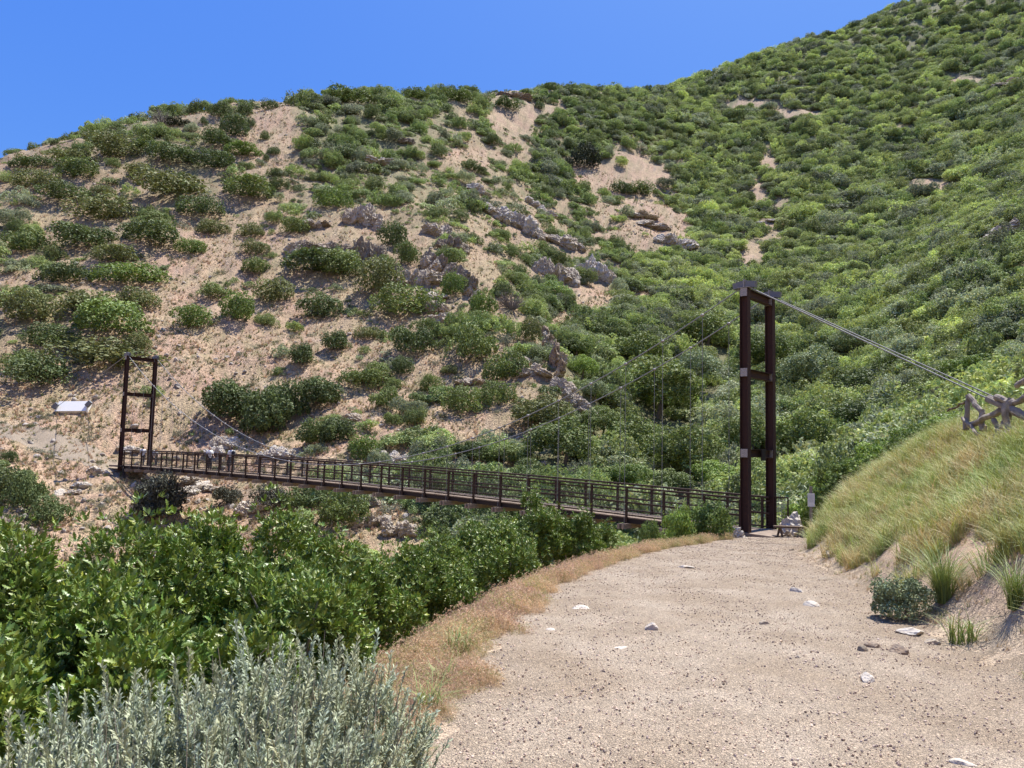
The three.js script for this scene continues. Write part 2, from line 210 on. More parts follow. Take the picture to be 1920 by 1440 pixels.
// ---------------------------------------------------------------- suspension bridge
const rustMap = tex(256, ((a, b) => (i, j) => { const v = 200 + 40 * a(i, j) + 26 * b(i, j) + (R0() - 0.5) * 24; return [v, v * 0.97, v * 0.95]; })(tn(256, 31, 5), tn(256, 32, 40)));
const rust = std('weathering steel', [0.062, 0.021, 0.013], 0.8, { map: rustMap }), rustDark = std('dark weathering steel', [0.03, 0.017, 0.012], 0.8, { map: rustMap }), galv = std('galvanised plate', [0.50, 0.50, 0.50], 0.55, { metalness: 0.3, map: rustMap }), steelGrey = std('painted grey steel', [0.13, 0.14, 0.16], 0.55), cableMat = std('wire rope', [0.22, 0.22, 0.22], 0.6), railMat = std('railing steel', [0.07, 0.037, 0.02], 0.8, { map: rustMap }), deckWood = std('deck timber', [0.36, 0.29, 0.23], 0.9, { map: rustMap }), beamWood = std('floor beam timber', [0.46, 0.37, 0.28], 0.9, { map: rustMap });
const BA = 0.857956, bd = V(-Math.sin(BA), 0, -Math.cos(BA)), bn = V(Math.cos(BA), 0, -Math.sin(BA)), B0 = V(9.075, -3.003, -29.769), BL = 56.4, NP = 31, TW = 2.449, TH_ = 9.633, YF = -2.054;
const deckUp = (t) => mix(B0.y, YF, t) + 0.14 + 0.3 * 4 * t * (1 - t);
const at = (s, u, y) => V(B0.x + bd.x * s + bn.x * u, y, B0.z + bd.z * s + bn.z * u);   // s along the bridge, u across it
const bridge = thing('suspension_bridge', 'long footbridge hung from cables between two tall rust brown steel towers', 'bridge');
function tower(s, y0, foot) {
  const t = new THREE.Group(); put(t, 'tower', bridge);
  for (const u of [0, TW]) {
    const parts = []; const yb = y0 - foot, yt = y0 + TH_;
    for (const e of [-1, 1]) parts.push(boxBetween(at(s + e * 0.155, u, yb), at(s + e * 0.155, u, yt), 0.27, 0.024, bd));
    parts.push(boxBetween(at(s, u, yb), at(s, u, yt), 0.02, 0.286, bd));
    mesh('post', mergeGeometries(parts), rust, t);
    mesh('base_plate', boxBetween(at(s - 0.3, u, y0 + 0.02), at(s + 0.3, u, y0 + 0.02), 0.5, 0.04), rustDark, t);
    for (const h of [3.17, 6.3, TH_ - 0.17]) for (const e of [-1, 1]) mesh('gusset_plate', boxBetween(at(s, u + e * 0.131, y0 + h - 0.16), at(s, u + e * 0.131, y0 + h + 0.16), 0.018, 0.284, bd), galv, t);
    const sd = new THREE.Group(); put(sd, 'saddle', bridge); const top = y0 + TH_;
    mesh('saddle_block', mergeGeometries([boxBetween(at(s - 0.46, u, top + 0.10), at(s - 0.04, u, top + 0.17), 0.2, 0.24), boxBetween(at(s + 0.04, u, top + 0.17), at(s + 0.46, u, top + 0.10), 0.2, 0.24)]), steelGrey, sd);
    mesh('stiffener', boxBetween(at(s - 0.02, u, top + 0.17), at(s + 0.02, u, top + 0.17), 0.26, 0.34), galv, sd);
    mesh('cap_plate', boxBetween(at(s - 0.24, u, top + 0.012), at(s + 0.24, u, top + 0.012), 0.34, 0.024), galv, sd);
  }
  for (const h of [3.17, 6.3, TH_ - 0.17]) { const a = (dy, w, hh) => boxBetween(at(s, 0.137, y0 + h + dy), at(s, TW - 0.137, y0 + h + dy), w, hh); mesh('cross_beam', mergeGeometries([a(0.145, 0.24, 0.02), a(-0.145, 0.24, 0.02), a(0, 0.016, 0.268)]), rust, t); }
  return t;
}
tower(0, B0.y, 0.3); tower(BL, YF, 0.3);
for (const [s, y0, e] of [[0, B0.y, -1], [BL, YF, 1], [BL, YF, -1]]) mesh('plaque', boxBetween(at(s + e * 0.15, TW / 2 - 0.18 + 0.1, y0 + 3.12), at(s + e * 0.15, TW / 2 + 0.18 + 0.1, y0 + 3.12), 0.05, e < 0 && s === 0 ? 0.46 : 0.34), rustDark, bridge);
const cabH = (t) => { const hm = 1.48; return mix(B0.y, YF, t) + hm + (TH_ + 0.12 - hm) * (1 - 2 * t) ** 2; };
const hangBracket = [];
for (const u of [0, TW]) {
  const pts = []; for (let i = 0; i <= 62; i++) pts.push(at(BL * i / 62, u, cabH(i / 62))); mesh('main_cable', tubeGeo(pts, pts.map(() => 0.024), 7), cableMat, bridge);
}
// back stays: two ropes from each near saddle out over the fence, one from each far saddle to the concrete anchor
const nearAim = [rayOf(1858, 750), rayOf(1866, 745)];
[0, TW].forEach((u, k) => {
  const p = at(0, u, B0.y + TH_ + 0.12), d = nearAim[k], A = [[-bd.x, -d.x], [-bd.z, -d.z]], det = A[0][0] * A[1][1] - A[0][1] * A[1][0], b = [-p.x, -p.z];
  const L = (b[0] * A[1][1] - A[0][1] * b[1]) / det, m = (A[0][0] * b[1] - b[0] * A[1][0]) / det, e = d.clone().multiplyScalar(m), end = p.clone().lerp(e, 1.35);
  for (const o of [-0.045, 0.045]) { const off = bn.clone().multiplyScalar(o); mesh('back_stay', tubeGeo([p.clone().add(off), end.clone().add(off)], [0.024, 0.024], 7), cableMat, bridge); }
});
const anchor0 = hit(108, 771, 60), anchor1 = hit(170, 768, 60);
[[0, anchor0], [TW, anchor1]].forEach(([u, a]) => mesh('back_stay', tubeGeo([at(BL, u, YF + TH_ + 0.12), a.clone().add(V(0.2, 0.55, 0.3))], [0.024, 0.024], 7), cableMat, bridge));
// deck, floor beams, hangers, railings
{
  const planks = []; for (let i = 0; i < 376; i++) { const s = 0.15 + i * 0.15, t = s / BL; planks.push(boxBetween(at(s - 0.071, TW / 2, deckUp(t) - 0.03 + (R0() - 0.5) * 0.006), at(s + 0.071, TW / 2, deckUp(t) - 0.03 + (R0() - 0.5) * 0.006), TW - 0.42, 0.05)); }
  const dk = mesh('deck', mergeGeometries(planks), deckWood, bridge); dk.userData.kind = 'stuff';
  for (const u of [0.3, TW - 0.3]) { const seg = []; for (let i = 0; i < NP; i++) seg.push(boxBetween(at(BL * i / NP, u, deckUp(i / NP) - 0.16), at(BL * (i + 1) / NP, u, deckUp((i + 1) / NP) - 0.16), 0.12, 0.2)); mesh('stringer', mergeGeometries(seg), rustDark, bridge); }
  for (let k = 1; k < NP; k++) {
    const s = BL * k / NP, t = k / NP, y = deckUp(t);
    const fb = new THREE.Group(); put(fb, 'floor_beam', bridge); for (const o of [-0.11, 0.11]) mesh('joist', boxBetween(at(s + o, -0.3, y - 0.38), at(s + o, TW + 0.3, y - 0.38), 0.1, 0.22), beamWood, fb);
    for (const u of [0, TW]) { const yc = cabH(t); if (yc > y + 0.25) { const hg = mesh('hanger', tubeGeo([at(s, u, y - 0.3), at(s, u, yc)], [0.011, 0.011], 5), cableMat, bridge); mesh('cable_clamp', tubeGeo([at(s - 0.06, u, yc - 0.005), at(s + 0.06, u, yc - 0.005)], [0.055, 0.055], 7), galv, hg); } }
  }
  const wireM = std('wire mesh', [0.16, 0.14, 0.12], 0.6);
  for (const u of [0.17, TW - 0.17]) {
    const rl = new THREE.Group(); put(rl, 'railing', bridge); const wires = [];
    for (let k = 0; k <= NP; k++) { const s = k === 0 ? 0.3 : k === NP ? BL - 0.3 : BL * k / NP, y = deckUp(s / BL); mesh('railing_post', boxBetween(at(s, u, y - 0.3), at(s, u, y + 1.22), 0.09, 0.09, bd), railMat, rl); }
    const line = (h, w, hh) => { const q = []; for (let k = 0; k < NP; k++) { const a = k / NP, b = (k + 1) / NP; q.push(boxBetween(at(BL * a, u, deckUp(a) + h), at(BL * b, u, deckUp(b) + h), w, hh)); } return mergeGeometries(q); };
    mesh('handrail', line(1.27, 0.16, 0.075), railMat, rl); mesh('upper_rail', line(1.12, 0.05, 0.06), railMat, rl); mesh('middle_rail', line(0.62, 0.055, 0.075), railMat, rl); mesh('toe_rail', line(0.09, 0.05, 0.06), railMat, rl);
    for (let k = 0; k < NP; k++) { const a = k / NP, b = (k + 1) / NP; for (let h = 0.2; h < 1.1; h += 0.15) wires.push(boxBetween(at(BL * a, u, deckUp(a) + h), at(BL * b, u, deckUp(b) + h), 0.005, 0.005)); for (let i = 1; i < 12; i++) { const t = mix(a, b, i / 12); wires.push(boxBetween(at(BL * t, u, deckUp(t) + 0.1), at(BL * t, u, deckUp(t) + 1.1), 0.005, 0.005, bd)); } }
    const w = mesh('wire_mesh', mergeGeometries(wires), wireM, rl); w.userData.kind = 'stuff';
  }
  for (const u of [0.1, TW - 0.1]) mesh('pier_leg', tubeGeo([at(BL - 0.2, u, YF + 0.1), at(BL - 1.0, u, YF - 1.2), at(BL - 1.2, u, G(at(BL - 1.2, u, 0).x, at(BL - 1.2, u, 0).z) - 0.4)], [0.09, 0.09, 0.09], 6), rustDark, bridge);
  mesh('approach_slab', boxBetween(at(-1.1, TW / 2, B0.y + 0.03), at(0.2, TW / 2, B0.y + 0.10), TW + 0.3, 0.12), deckWood, bridge);
  mesh('approach_slab', boxBetween(at(BL - 0.2, TW / 2, YF + 0.06), at(BL + 2.2, TW / 2, YF + 0.04), TW + 0.1, 0.16), deckWood, bridge);
  const gate = new THREE.Group(); put(gate, 'end_panel', bridge); { const q = [], s0 = -0.35, u = TW - 0.02; const y = B0.y + 0.1; mesh('panel_frame', mergeGeometries([boxBetween(at(s0 - 0.35, u, y), at(s0 - 0.35, u, y + 1.35), 0.05, 0.05, bd), boxBetween(at(s0 + 0.15, u, y), at(s0 + 0.15, u, y + 1.35), 0.05, 0.05, bd), boxBetween(at(s0 - 0.35, u, y + 1.33), at(s0 + 0.15, u, y + 1.33), 0.05, 0.05)]), railMat, gate); for (let i = 1; i < 9; i++) q.push(boxBetween(at(s0 - 0.35, u, y + i * 0.15), at(s0 + 0.15, u, y + i * 0.15), 0.012, 0.012)); for (let i = 1; i < 4; i++) q.push(boxBetween(at(s0 - 0.35 + i * 0.125, u, y), at(s0 - 0.35 + i * 0.125, u, y + 1.33), 0.012, 0.012, bd)); mesh('panel_mesh', mergeGeometries(q), galv, gate).userData.kind = 'stuff'; }
}

// ---------------------------------------------------------------- rocks
function rockGeo(seed, detail, planes = 11, rough = 0.12, strata = 0.05, crack = 1) {
  const r = rng(seed), g = new THREE.IcosahedronGeometry(1, detail), p = g.attributes.position, v = V(), N = [], c = new Float32Array(p.count * 3);
  for (let k = 0; k < planes; k++) N.push([randDir(r), 0.55 + r() * 0.4]);
  const ax = V(0.35 + r() * 0.3, 0.8, r() * 0.6 - 0.3).normalize(), o = seed * 3.7;
  for (let i = 0; i < p.count; i++) {
    v.fromBufferAttribute(p, i).normalize(); let R = 1.1; for (const [n, d] of N) { const t = v.dot(n); if (t > 0.02) R = Math.min(R, d / t); }
    const q = n3(v.x * 2.2 + o, v.y * 2.2, v.z * 2.2), q2 = n3(v.x * 6 + o, v.y * 6, v.z * 6), q3 = n3(v.x * 15, v.y * 15 + o, v.z * 15), h = v.dot(ax) * R; R *= 1 + rough * (0.6 * q + 0.45 * q2 + 0.22 * q3) - crack * 0.2 * Math.pow(1 - Math.abs(n3(v.x * 1.9 + o, v.y * 2.6 + 7, v.z * 1.9)), 9) - crack * 0.09 * Math.pow(1 - Math.abs(n3(v.x * 5 + o, v.y * 6.5 + 3, v.z * 5)), 7) + strata * Math.sign(Math.sin(h * 13 + q * 2)) * Math.abs(Math.sin(h * 13 + q * 2)) ** 0.4;
    p.setXYZ(i, v.x * R, v.y * R, v.z * R);
    const l = clamp(0.8 + 0.2 * n3(v.x * 3 + 9, v.y * 3 + o, v.z * 3) + 0.12 * q3, 0.45, 1.1), w = clamp(0.5 + n3(v.x * 1.5, v.y * 1.5 + 5, v.z * 1.5 + o)); c[i * 3] = l; c[i * 3 + 1] = l * mix(0.98, 0.90, w); c[i * 3 + 2] = l * mix(0.97, 0.80, w);
  }
  g.setAttribute('color', new THREE.BufferAttribute(c, 3)); g.computeVertexNormals(); return g;
}
const rockProtos = [1, 2, 3, 4, 5, 6].map((s) => rockGeo(s * 13, 9, 9 + s, 0.14, 0.05)), stoneProtos = [1, 2, 3, 4].map((s) => rockGeo(s * 29, 6, 9 + s, 0.06, 0.015, 0.1)), pebbleProtos = [1, 2, 3].map((s) => rockGeo(s * 71, 2, 8, 0.08, 0));
const rockGrey = std('grey rock', [0.44, 0.39, 0.315], 0.92, { vertexColors: true }), rockPale = std('pale rock', [0.58, 0.545, 0.485], 0.9, { vertexColors: true }), rockBrown = std('brown rock', [0.30, 0.235, 0.175], 0.92, { vertexColors: true }), rockDark = std('dark lichened rock', [0.27, 0.23, 0.175], 0.95, { vertexColors: true });
const rq = rng(5);
const rquat = (tilt, r = rq) => new THREE.Quaternion().setFromEuler(new THREE.Euler((r() - 0.5) * tilt, r() * 6.28, (r() - 0.5) * tilt));
const taken = [];
function outcrop(px, py, w, h, mat, label, lean = 0, rmin = 50) {     // a ledge of broken slabs, sunk into the slope
  const b = hit(px, py, rmin); if (!b) return; const Z = pixOf(b)[2], W = w * 1.15 * Z / F, H = h * 1.25 * Z / F, g = thing('rock_outcrop', label, 'rock', 'rock outcrops on the hillside', b), n = clamp(Math.round(w / 10), 2, 10); for (let k = -1; k <= 1; k++) taken.push([b.x + k * W * 0.3, b.z + 0.5, W * 0.32 + 0.5]);
  for (let k = 0; k < n; k++) { const t = n > 1 ? k / (n - 1) - 0.5 : 0, m = mesh('slab', rockProtos[Math.floor(rq() * 6)], rq() < 0.25 ? rockGrey : mat, g), sx = W / n * (1.0 + rq() * 0.8), sy = H * (0.38 + rq() * 0.32) * (1 - Math.abs(t) * 0.5); m.position.set(t * W * 0.85, H * 0.12 + lean * t * H - 0.1, (rq() - 0.6) * W * 0.16); const gy = G(b.x + m.position.x, b.z + m.position.z) - b.y; m.position.y = gy + H * 0.12 + lean * t * H * 0.15; m.scale.set(sx, sy, sx * (0.6 + rq() * 0.5)); m.quaternion.setFromEuler(new THREE.Euler((rq() - 0.5) * 0.5, rq() * 6.28, (rq() - 0.5) * 0.5 - lean * 0.35)); }
}
function ridge(pts, mat, label) {                                     // a fin of slabs running down the slope
  const P = pts.map(([px, py]) => hit(px, py, 50)), g = thing('rock_outcrop', label, 'rock', 'rock outcrops on the hillside', P[0]);
  pts.forEach(([, , w, h], k) => { const Z = pixOf(P[k])[2], W = w * Z / F, H = h * Z / F, n = P[Math.min(k + 1, P.length - 1)].clone().sub(P[Math.max(k - 1, 0)]); for (let e = 0; e < 2; e++) { const m = mesh('slab', rockProtos[(k * 2 + e + 1) % 6], e ? rockGrey : mat, g); m.position.copy(P[k]).sub(P[0]).add(V((rq() - 0.5) * W * 0.5 * e, H * (e ? 0.05 : 0.22), (rq() - 0.3) * W * 0.4 * e)); m.scale.set(W * (e ? 0.5 : 0.72), H * (e ? 0.5 : 0.66), W * (e ? 0.5 : 0.42)); m.rotation.set((rq() - 0.5) * 0.3, Math.atan2(-n.z, n.x) + (rq() - 0.5) * 0.3, -0.45 + (rq() - 0.5) * 0.3); } taken.push([P[k].x, P[k].z, W * 0.55]); });
}
ridge([[803, 498, 30, 34], [822, 508, 34, 40], [842, 522, 36, 42], [862, 535, 36, 42], [881, 550, 34, 42], [892, 564, 26, 30]], rockDark, 'long sloping dark fin of rock, largest outcrop on the spur');
ridge([[1003, 618, 26, 22], [1018, 634, 30, 30], [1030, 655, 28, 38], [1040, 680, 30, 48], [1050, 704, 26, 40]], rockBrown, 'brown rock rib running down along the ravine edge');
for (const a of [ [783, 532, 62, 36, rockGrey, 'low broken ledge just left of the long dark rock fin'], [575, 473, 50, 28, rockDark, 'leftmost dark block of the ledge above the oak strip on the spur'], [632, 476, 52, 26, rockDark, 'middle block of the dark ledge on the spur'], [686, 488, 66, 44, rockDark, 'tallest dark block at the right end of the ledge on the spur'],
  [683, 418, 62, 36, rockGrey, 'rough grey knob of rock above the dark ledge'], [597, 424, 28, 16, rockDark, 'small dark crag left of the rough grey knob'], [822, 440, 36, 34, rockGrey, 'upper of two jagged rocks uphill from the long fin'], [850, 468, 40, 34, rockDark, 'lower of two jagged rocks uphill from the long fin'], [711, 310, 24, 20, rockPale, 'pale pinnacle high on the left slope near the skyline bushes'], [764, 268, 12, 14, rockDark, 'lone dark pillar rock below the skyline'],
  [1053, 730, 26, 30, rockGrey, 'grey rock at the foot of the brown rib'], [970, 688, 28, 24, rockGrey, 'grey rock left of the brown rib'], [1002, 700, 34, 18, rockGrey, 'low grey rocks between the rib and the oak bushes'], [1083, 762, 38, 30, rockGrey, 'pale rocks below the rib, behind the bridge cable', -1], [1110, 783, 30, 16, rockPale, 'last pale rocks of the rib beside the ravine trees'],
  [1042, 522, 66, 48, rockGrey, 'dark streaked cliff, left of the two ravine head cliffs'], [1118, 520, 58, 38, rockPale, 'pale fractured cliff, right of the two ravine head cliffs'], [1060, 462, 60, 24, rockGrey, 'grey ledge above the ravine head cliffs'], [982, 432, 66, 34, rockPale, 'bare white slab in the middle of the slope'], [940, 412, 50, 30, rockPale, 'broken white rocks left of the bare white slab'], [1010, 392, 40, 16, rockPale, 'scattered white rocks above the bare white slab'], [899, 362, 26, 16, rockPale, 'small white outcrop high in the middle slope'], [962, 182, 42, 10, rockBrown, 'flat rock cap sticking up on the middle skyline', 0, 240],
  [1270, 462, 62, 24, rockPale, 'white scree rocks at the right of the bare slope'], [1230, 430, 40, 14, rockGrey, 'grey scree above the white scree rocks'], [1205, 408, 30, 10, rockPale, 'uppermost scree stones on the bare slope'], [1437, 416, 18, 8, rockPale, 'small white stone on the green mountain slope'], [1456, 456, 14, 12, rockPale, 'white boulder in the dirt gully of the mountain slope'], [1712, 205, 20, 8, rockPale, 'pale stones in the upper mountain scrub'], [1900, 158, 24, 14, rockPale, 'white rocks at the right edge of the high slope'], [1880, 440, 40, 26, rockGrey, 'rocks on the near right shoulder at the picture edge'], [1848, 455, 16, 14, rockPale, 'white stone on the near right shoulder'], [1785, 520, 18, 14, rockGrey, 'grey stone lower on the near right shoulder'],
  [828, 606, 36, 24, rockGrey, 'grey rock among the oaks below the long fin'], [808, 560, 30, 14, rockPale, 'pale flat rock right under the long fin'], [820, 583, 18, 30, rockGrey, 'upright thin rock under the long fin'], [880, 720, 30, 14, rockGrey, 'stones on the dry slope left of the rib'], [650, 790, 24, 18, rockGrey, 'grey stones right of the dark thicket'], [520, 858, 56, 28, rockPale, 'pale rocks just above the bridge rail under the thicket'], [728, 866, 66, 22, rockPale, 'white rock bank behind the middle of the bridge rail'], [422, 838, 30, 24, rockPale, 'white rocks above the rail right of the standing people'], [405, 852, 18, 20, rockPale, 'white boulder behind the standing people'], [240, 846, 30, 12, rockPale, 'flat white rock seen through the far tower'],
  [697, 984, 50, 26, rockGrey, 'tilted grey slab below the bridge middle', 1], [752, 1002, 44, 30, rockGrey, 'grey rocks above the near oaks below the bridge'], [695, 948, 26, 22, rockPale, 'pale rock right under the bridge deck'], [474, 958, 40, 28, rockPale, 'white rocks between the dark bushes below the bridge'], [366, 908, 32, 18, rockPale, 'white rocks below the deck near the far tower'], [385, 920, 28, 16, rockGrey, 'grey rocks below the deck near the far tower'], [350, 922, 20, 14, rockPale, 'small pale rock right of the dark bush under the far tower'], [20, 1006, 60, 46, rockGrey, 'big grey slab at the left picture edge below the far bank'], [42, 1048, 44, 14, rockPale, 'long flat stone at the left edge above the near oaks'], [125, 925, 22, 10, rockPale, 'pale stone below the far path'], [152, 912, 16, 14, rockPale, 'white stone on the bank left of the far tower'], [185, 885, 26, 12, rockPale, 'light rock beside the far end of the deck'], [340, 995, 20, 12, rockBrown, 'brown rock beside the shadow of the dark bush'],
]) outcrop(...a);
const seat = (px, py, r) => { const p = atRange(px, py, r); p.y = G(p.x, p.z); return p; };
function stone(name, px, py, w, h, mat, label, group, rmin = 2, r = 0) { const b = r ? seat(px, py, r) : hit(px, py, rmin), Z = pixOf(b)[2], W = w * Z / F, H = h * Z / F, m = mesh(name, name === 'trail_stone' ? stoneProtos[Math.floor(rq() * 4)] : rockProtos[Math.floor(rq() * 6)], mat); m.scale.set(W * 0.55, H * 0.8, W * 0.45); m.position.copy(b).add(V(0, H * 0.04, 0)); m.rotation.set((rq() - 0.5) * 0.3, rq() * 6.28, (rq() - 0.5) * 0.3); return tag(m, label, 'rock', group); }
stone('boulder', 1490, 770, 46, 40, rockDark, 'dark boulder standing among the ravine trees right of the near tower', null, 60);
stone('boulder', 1380, 1006, 38, 30, rockPale, 'white boulder against the foot of the near tower', null, 20, 30.2); stone('boulder', 1492, 998, 58, 46, rockPale, 'white boulder behind the plank bench', null, 29, 32.3); stone('boulder', 1478, 1003, 22, 18, rockGrey, 'grey boulder under the plank bench', null, 26, 31.6);
for (const [px, py, w, h, m, l] of [[1706, 1189, 66, 17, rockPale, 'flat white stone below the grey-green cushion bush'], [1682, 1226, 44, 24, rockBrown, 'brown stone, the most upright on the trail'], [1636, 1216, 30, 14, rockBrown, 'right one of two joined brown stones on the trail'], [1617, 1223, 20, 14, rockDark, 'left one of two joined brown stones on the trail'], [1628, 1281, 34, 26, rockPale, 'white stone lying in the right of the trail'], [1433, 1173, 20, 11, rockGrey, 'small grey stone in the middle of the trail'], [1497, 1112, 34, 13, rockPale, 'pale stone set in the trail, nearer the bank'], [1520, 1138, 30, 12, rockPale, 'pale wedge stone in the trail below the other pale one'], [1548, 1089, 36, 10, rockDark, 'dark flat stone at the bank foot'], [1222, 1184, 24, 18, rockPale, 'round white stone left in the trail'], [1093, 1141, 46, 9, rockPale, 'long pale stone near the left trail edge'], [1032, 1185, 22, 8, rockPale, 'small pale stone beside the left trail edge'], [1165, 1219, 40, 8, rockPale, 'thin pale stone sunk in the left of the trail'], [1284, 1066, 34, 7, rockPale, 'pale stone far along the trail'], [1483, 1034, 11, 8, rockDark, 'small dark stone near the end of the trail'], [1805, 1437, 44, 14, rockPale, 'white stone at the bottom picture edge'], [1749, 1209, 26, 12, rockGrey, 'grey stone at the foot of the low grass clump'], [1498, 1236, 16, 9, rockGrey, 'small grey stone right of the trail middle'], [1330, 1298, 10, 6, rockDark, 'tiny dark stone in the near trail'], [1560, 1040, 30, 12, rockGrey, 'grey stone half under the bank grass']]) stone('trail_stone', px, py, w, h, m, l, 'loose stones on the trail');
{ // gravel and pebbles lying on the trail and its margins
  const L = [[], [], []], r = rng(9); for (let k = 0; k < 64000; k++) { const z = 2.6 + 27 * Math.pow(r(), 1.9), c = lerpTab(TRAIL, z, 1), h = lerpTab(TRAIL, z, 2), x = c + (r() * 2 - 1) * (h + 0.5 + (r() < 0.2 ? 1.2 : 0)); const s = (0.003 + 0.010 * Math.pow(r(), 4)) * (1 + z * 0.02); const t = 0.62 + r() * 0.6, w = r(); const cc = r() < 0.07 ? [0.33, 0.28, 0.24] : [0.56 * t, 0.45 * t * mix(0.97, 1.03, w), 0.355 * t * mix(0.9, 1.12, w)]; const y = G(x, -z) + 0.022 * clamp((h - Math.abs(x - c)) * 6) + s * 0.08; L[k % 3].push({ p: V(x, y, -z), q: rquat(6, r), s: V(s, s * (0.35 + r() * 0.3), s * (0.7 + r() * 0.3)), c: rgb(...cc) }); }
  L.forEach((l, k) => instances('gravel', pebbleProtos[k], std('pebble', [1.15, 1.15, 1.15], 0.92, { vertexColors: true }), l, null, 'loose gravel and small pebbles strewn over the trail', 'gravel'));
  const S = [], q = rng(19); for (let k = 0; k < 9000; k++) { const t = -0.62 + q() * 1.2, rr = 56 * Math.pow(4, q()), x = Math.sin(t) * rr, z = -Math.cos(t) * rr, y = G(x, z), p = pixOf(V(x, y, z)); if (q() < cover(p[0], p[1]) * 0.9 || fbm(x / 14, z / 14, 2, n2b) < -0.05 - 0.3 * q()) continue; const s = 0.06 + 0.34 * Math.pow(q(), 4), tt = 0.6 + q() * 0.5; S.push({ p: V(x, y + s * 0.15, z), q: rquat(2, q), s: V(s, s * 0.6, s * 0.8), c: rgb(0.5 * tt, 0.46 * tt, 0.41 * tt) }); }
  instances('hillside_stone_scatter', pebbleProtos[1], std('scatter stone', [1, 1, 1], 0.92, { vertexColors: true }), S, null, 'small pale stones scattered over the dry hillside', 'stones');
}

// ---------------------------------------------------------------- built things beside the trail and across the canyon
const concrete = std('concrete', [0.78, 0.77, 0.74], 0.9), oldWood = std('grey weathered wood', [0.40, 0.36, 0.31], 0.92, { map: rustMap }), brownWood = std('brown weathered wood', [0.20, 0.145, 0.10], 0.9, { map: rustMap });
{
  const a = hit(108, 772, 60), b = hit(166, 772, 60), g = thing('anchor_block', 'white concrete cable anchor block on the slope left of the far tower', 'anchor block'); const o = V(0, 0.42, 0);
  mesh('block', boxBetween(a.clone().add(o), b.clone().add(o), 1.25, 0.5, V(0.3, 0.55, 0.78).normalize()), concrete, g); for (const q of [anchor0, anchor1]) mesh('anchor_bracket', boxBetween(q.clone().add(V(-0.1, 0.3, 0.62)), q.clone().add(V(0.3, 0.75, 0.62)), 0.3, 0.4), steelGrey, g);
}
{ // signpost
  const b = seat(1521, 982, 29), g = thing('notice_post', 'thin wooden post with a small white notice at the trail end', 'sign', null, b), Z = pixOf(b)[2], k = Z / F, yaw = -0.25;
  const dy = (py) => (pixOf(b)[1] - py) * k; g.rotation.y = yaw;
  mesh('post', boxBetween(V(0, -0.2, 0), V(0, dy(913), 0), 0.09, 0.09, V(0, 0, 1)), oldWood, g);
  const c = document.createElement('canvas'); c.width = 128; c.height = 256; const x = c.getContext('2d'); x.fillStyle = '#eceae6'; x.fillRect(0, 0, 128, 256); x.fillStyle = '#77757a'; const q = rng(4); for (let i = 0; i < 9; i++) { let w = 18; while (w < 106) { const l = 8 + q() * 16; x.fillRect(w, 28 + i * 17, Math.min(l, 108 - w), 5); w += l + 6; } }
  const t = new THREE.CanvasTexture(c); t.colorSpace = THREE.SRGBColorSpace; const m = std('notice', [0.82, 0.82, 0.82], 0.6, { map: t });
  const s = mesh('notice', new THREE.BoxGeometry(0.23, 0.46, 0.012), m, g); s.position.set(0, dy(938), 0.055);
}
{ // bench
  const b = seat(1481, 1001, 31.2), g = thing('plank_bench', 'low brown plank bench beside the near tower foot', 'bench', null, b), Z = pixOf(b)[2], k = Z / F; g.rotation.y = -0.12;
  mesh('seat', new THREE.BoxGeometry(58 * k, 0.07, 0.3).translate(0, 0.40, 0), brownWood, g);
  for (const s of [-1, 1]) for (const e of [-1, 1]) mesh('leg', boxBetween(V(s * 0.36 + e * 0.1, -0.1, e * 0.09), V(s * 0.36, 0.37, e * 0.05), 0.07, 0.06, V(0, 0, 1)), s < 0 ? brownWood : oldWood, g);
}
{ // rail fence of grey logs
  const g = thing('log_fence', 'tumbled grey weathered log fence on the grassy bank at the right', 'fence'), r = rng(44);
  const log = (name, a, b, R0_, R1, mat = oldWood) => { const A = atRange(...a), B = atRange(...b), n = 7, pts = [], rad = []; for (let i = 0; i < n; i++) { const t = i / (n - 1), p = A.clone().lerp(B, t); p.add(V((r() - 0.5), (r() - 0.5), (r() - 0.5)).multiplyScalar(i % (n - 1) ? 0.05 : 0)); pts.push(p); rad.push(mix(R0_, R1, t) * (0.88 + r() * 0.24)); } const lg = tubeGeo(pts, rad, 9, 0.3, r).toNonIndexed(); lg.computeVertexNormals(); mesh(name, lg, mat, g); };
  log('rail', [1853, 748, 20.6], [1935, 788, 19.4], 0.085, 0.10); log('rail', [1870, 745, 20.3], [1903, 757, 19.9], 0.075, 0.07); log('rail', [1898, 758, 20.0], [1940, 734, 19.3], 0.065, 0.07); log('rail', [1907, 723, 20.2], [1945, 697, 19.2], 0.06, 0.07);
  log('post', [1899, 748, 20.0], [1873, 824, 20.1], 0.085, 0.10); log('post', [1884, 757, 19.7], [1893, 828, 19.6], 0.06, 0.09); log('post', [1815, 741, 21.8], [1811, 806, 21.6], 0.055, 0.075); log('rail', [1816, 742, 21.7], [1843, 776, 21.2], 0.06, 0.06); log('post', [1841, 768, 21.2], [1842, 808, 21.1], 0.06, 0.075);
  log('rail', [1817, 797, 21.5], [1878, 768, 20.2], 0.07, 0.075); log('rail', [1776, 771, 22.6], [1811, 753, 21.8], 0.022, 0.03, brownWood); log('rail', [1804, 783, 21.6], [1836, 817, 20.9], 0.035, 0.045); log('post', [1863, 786, 20.5], [1876, 820, 20.2], 0.05, 0.06); log('rail', [1887, 812, 19.2], [1945, 829, 18.6], 0.085, 0.10); log('stump', [1849, 834, 19.8], [1868, 820, 20.2], 0.08, 0.09, brownWood);
}
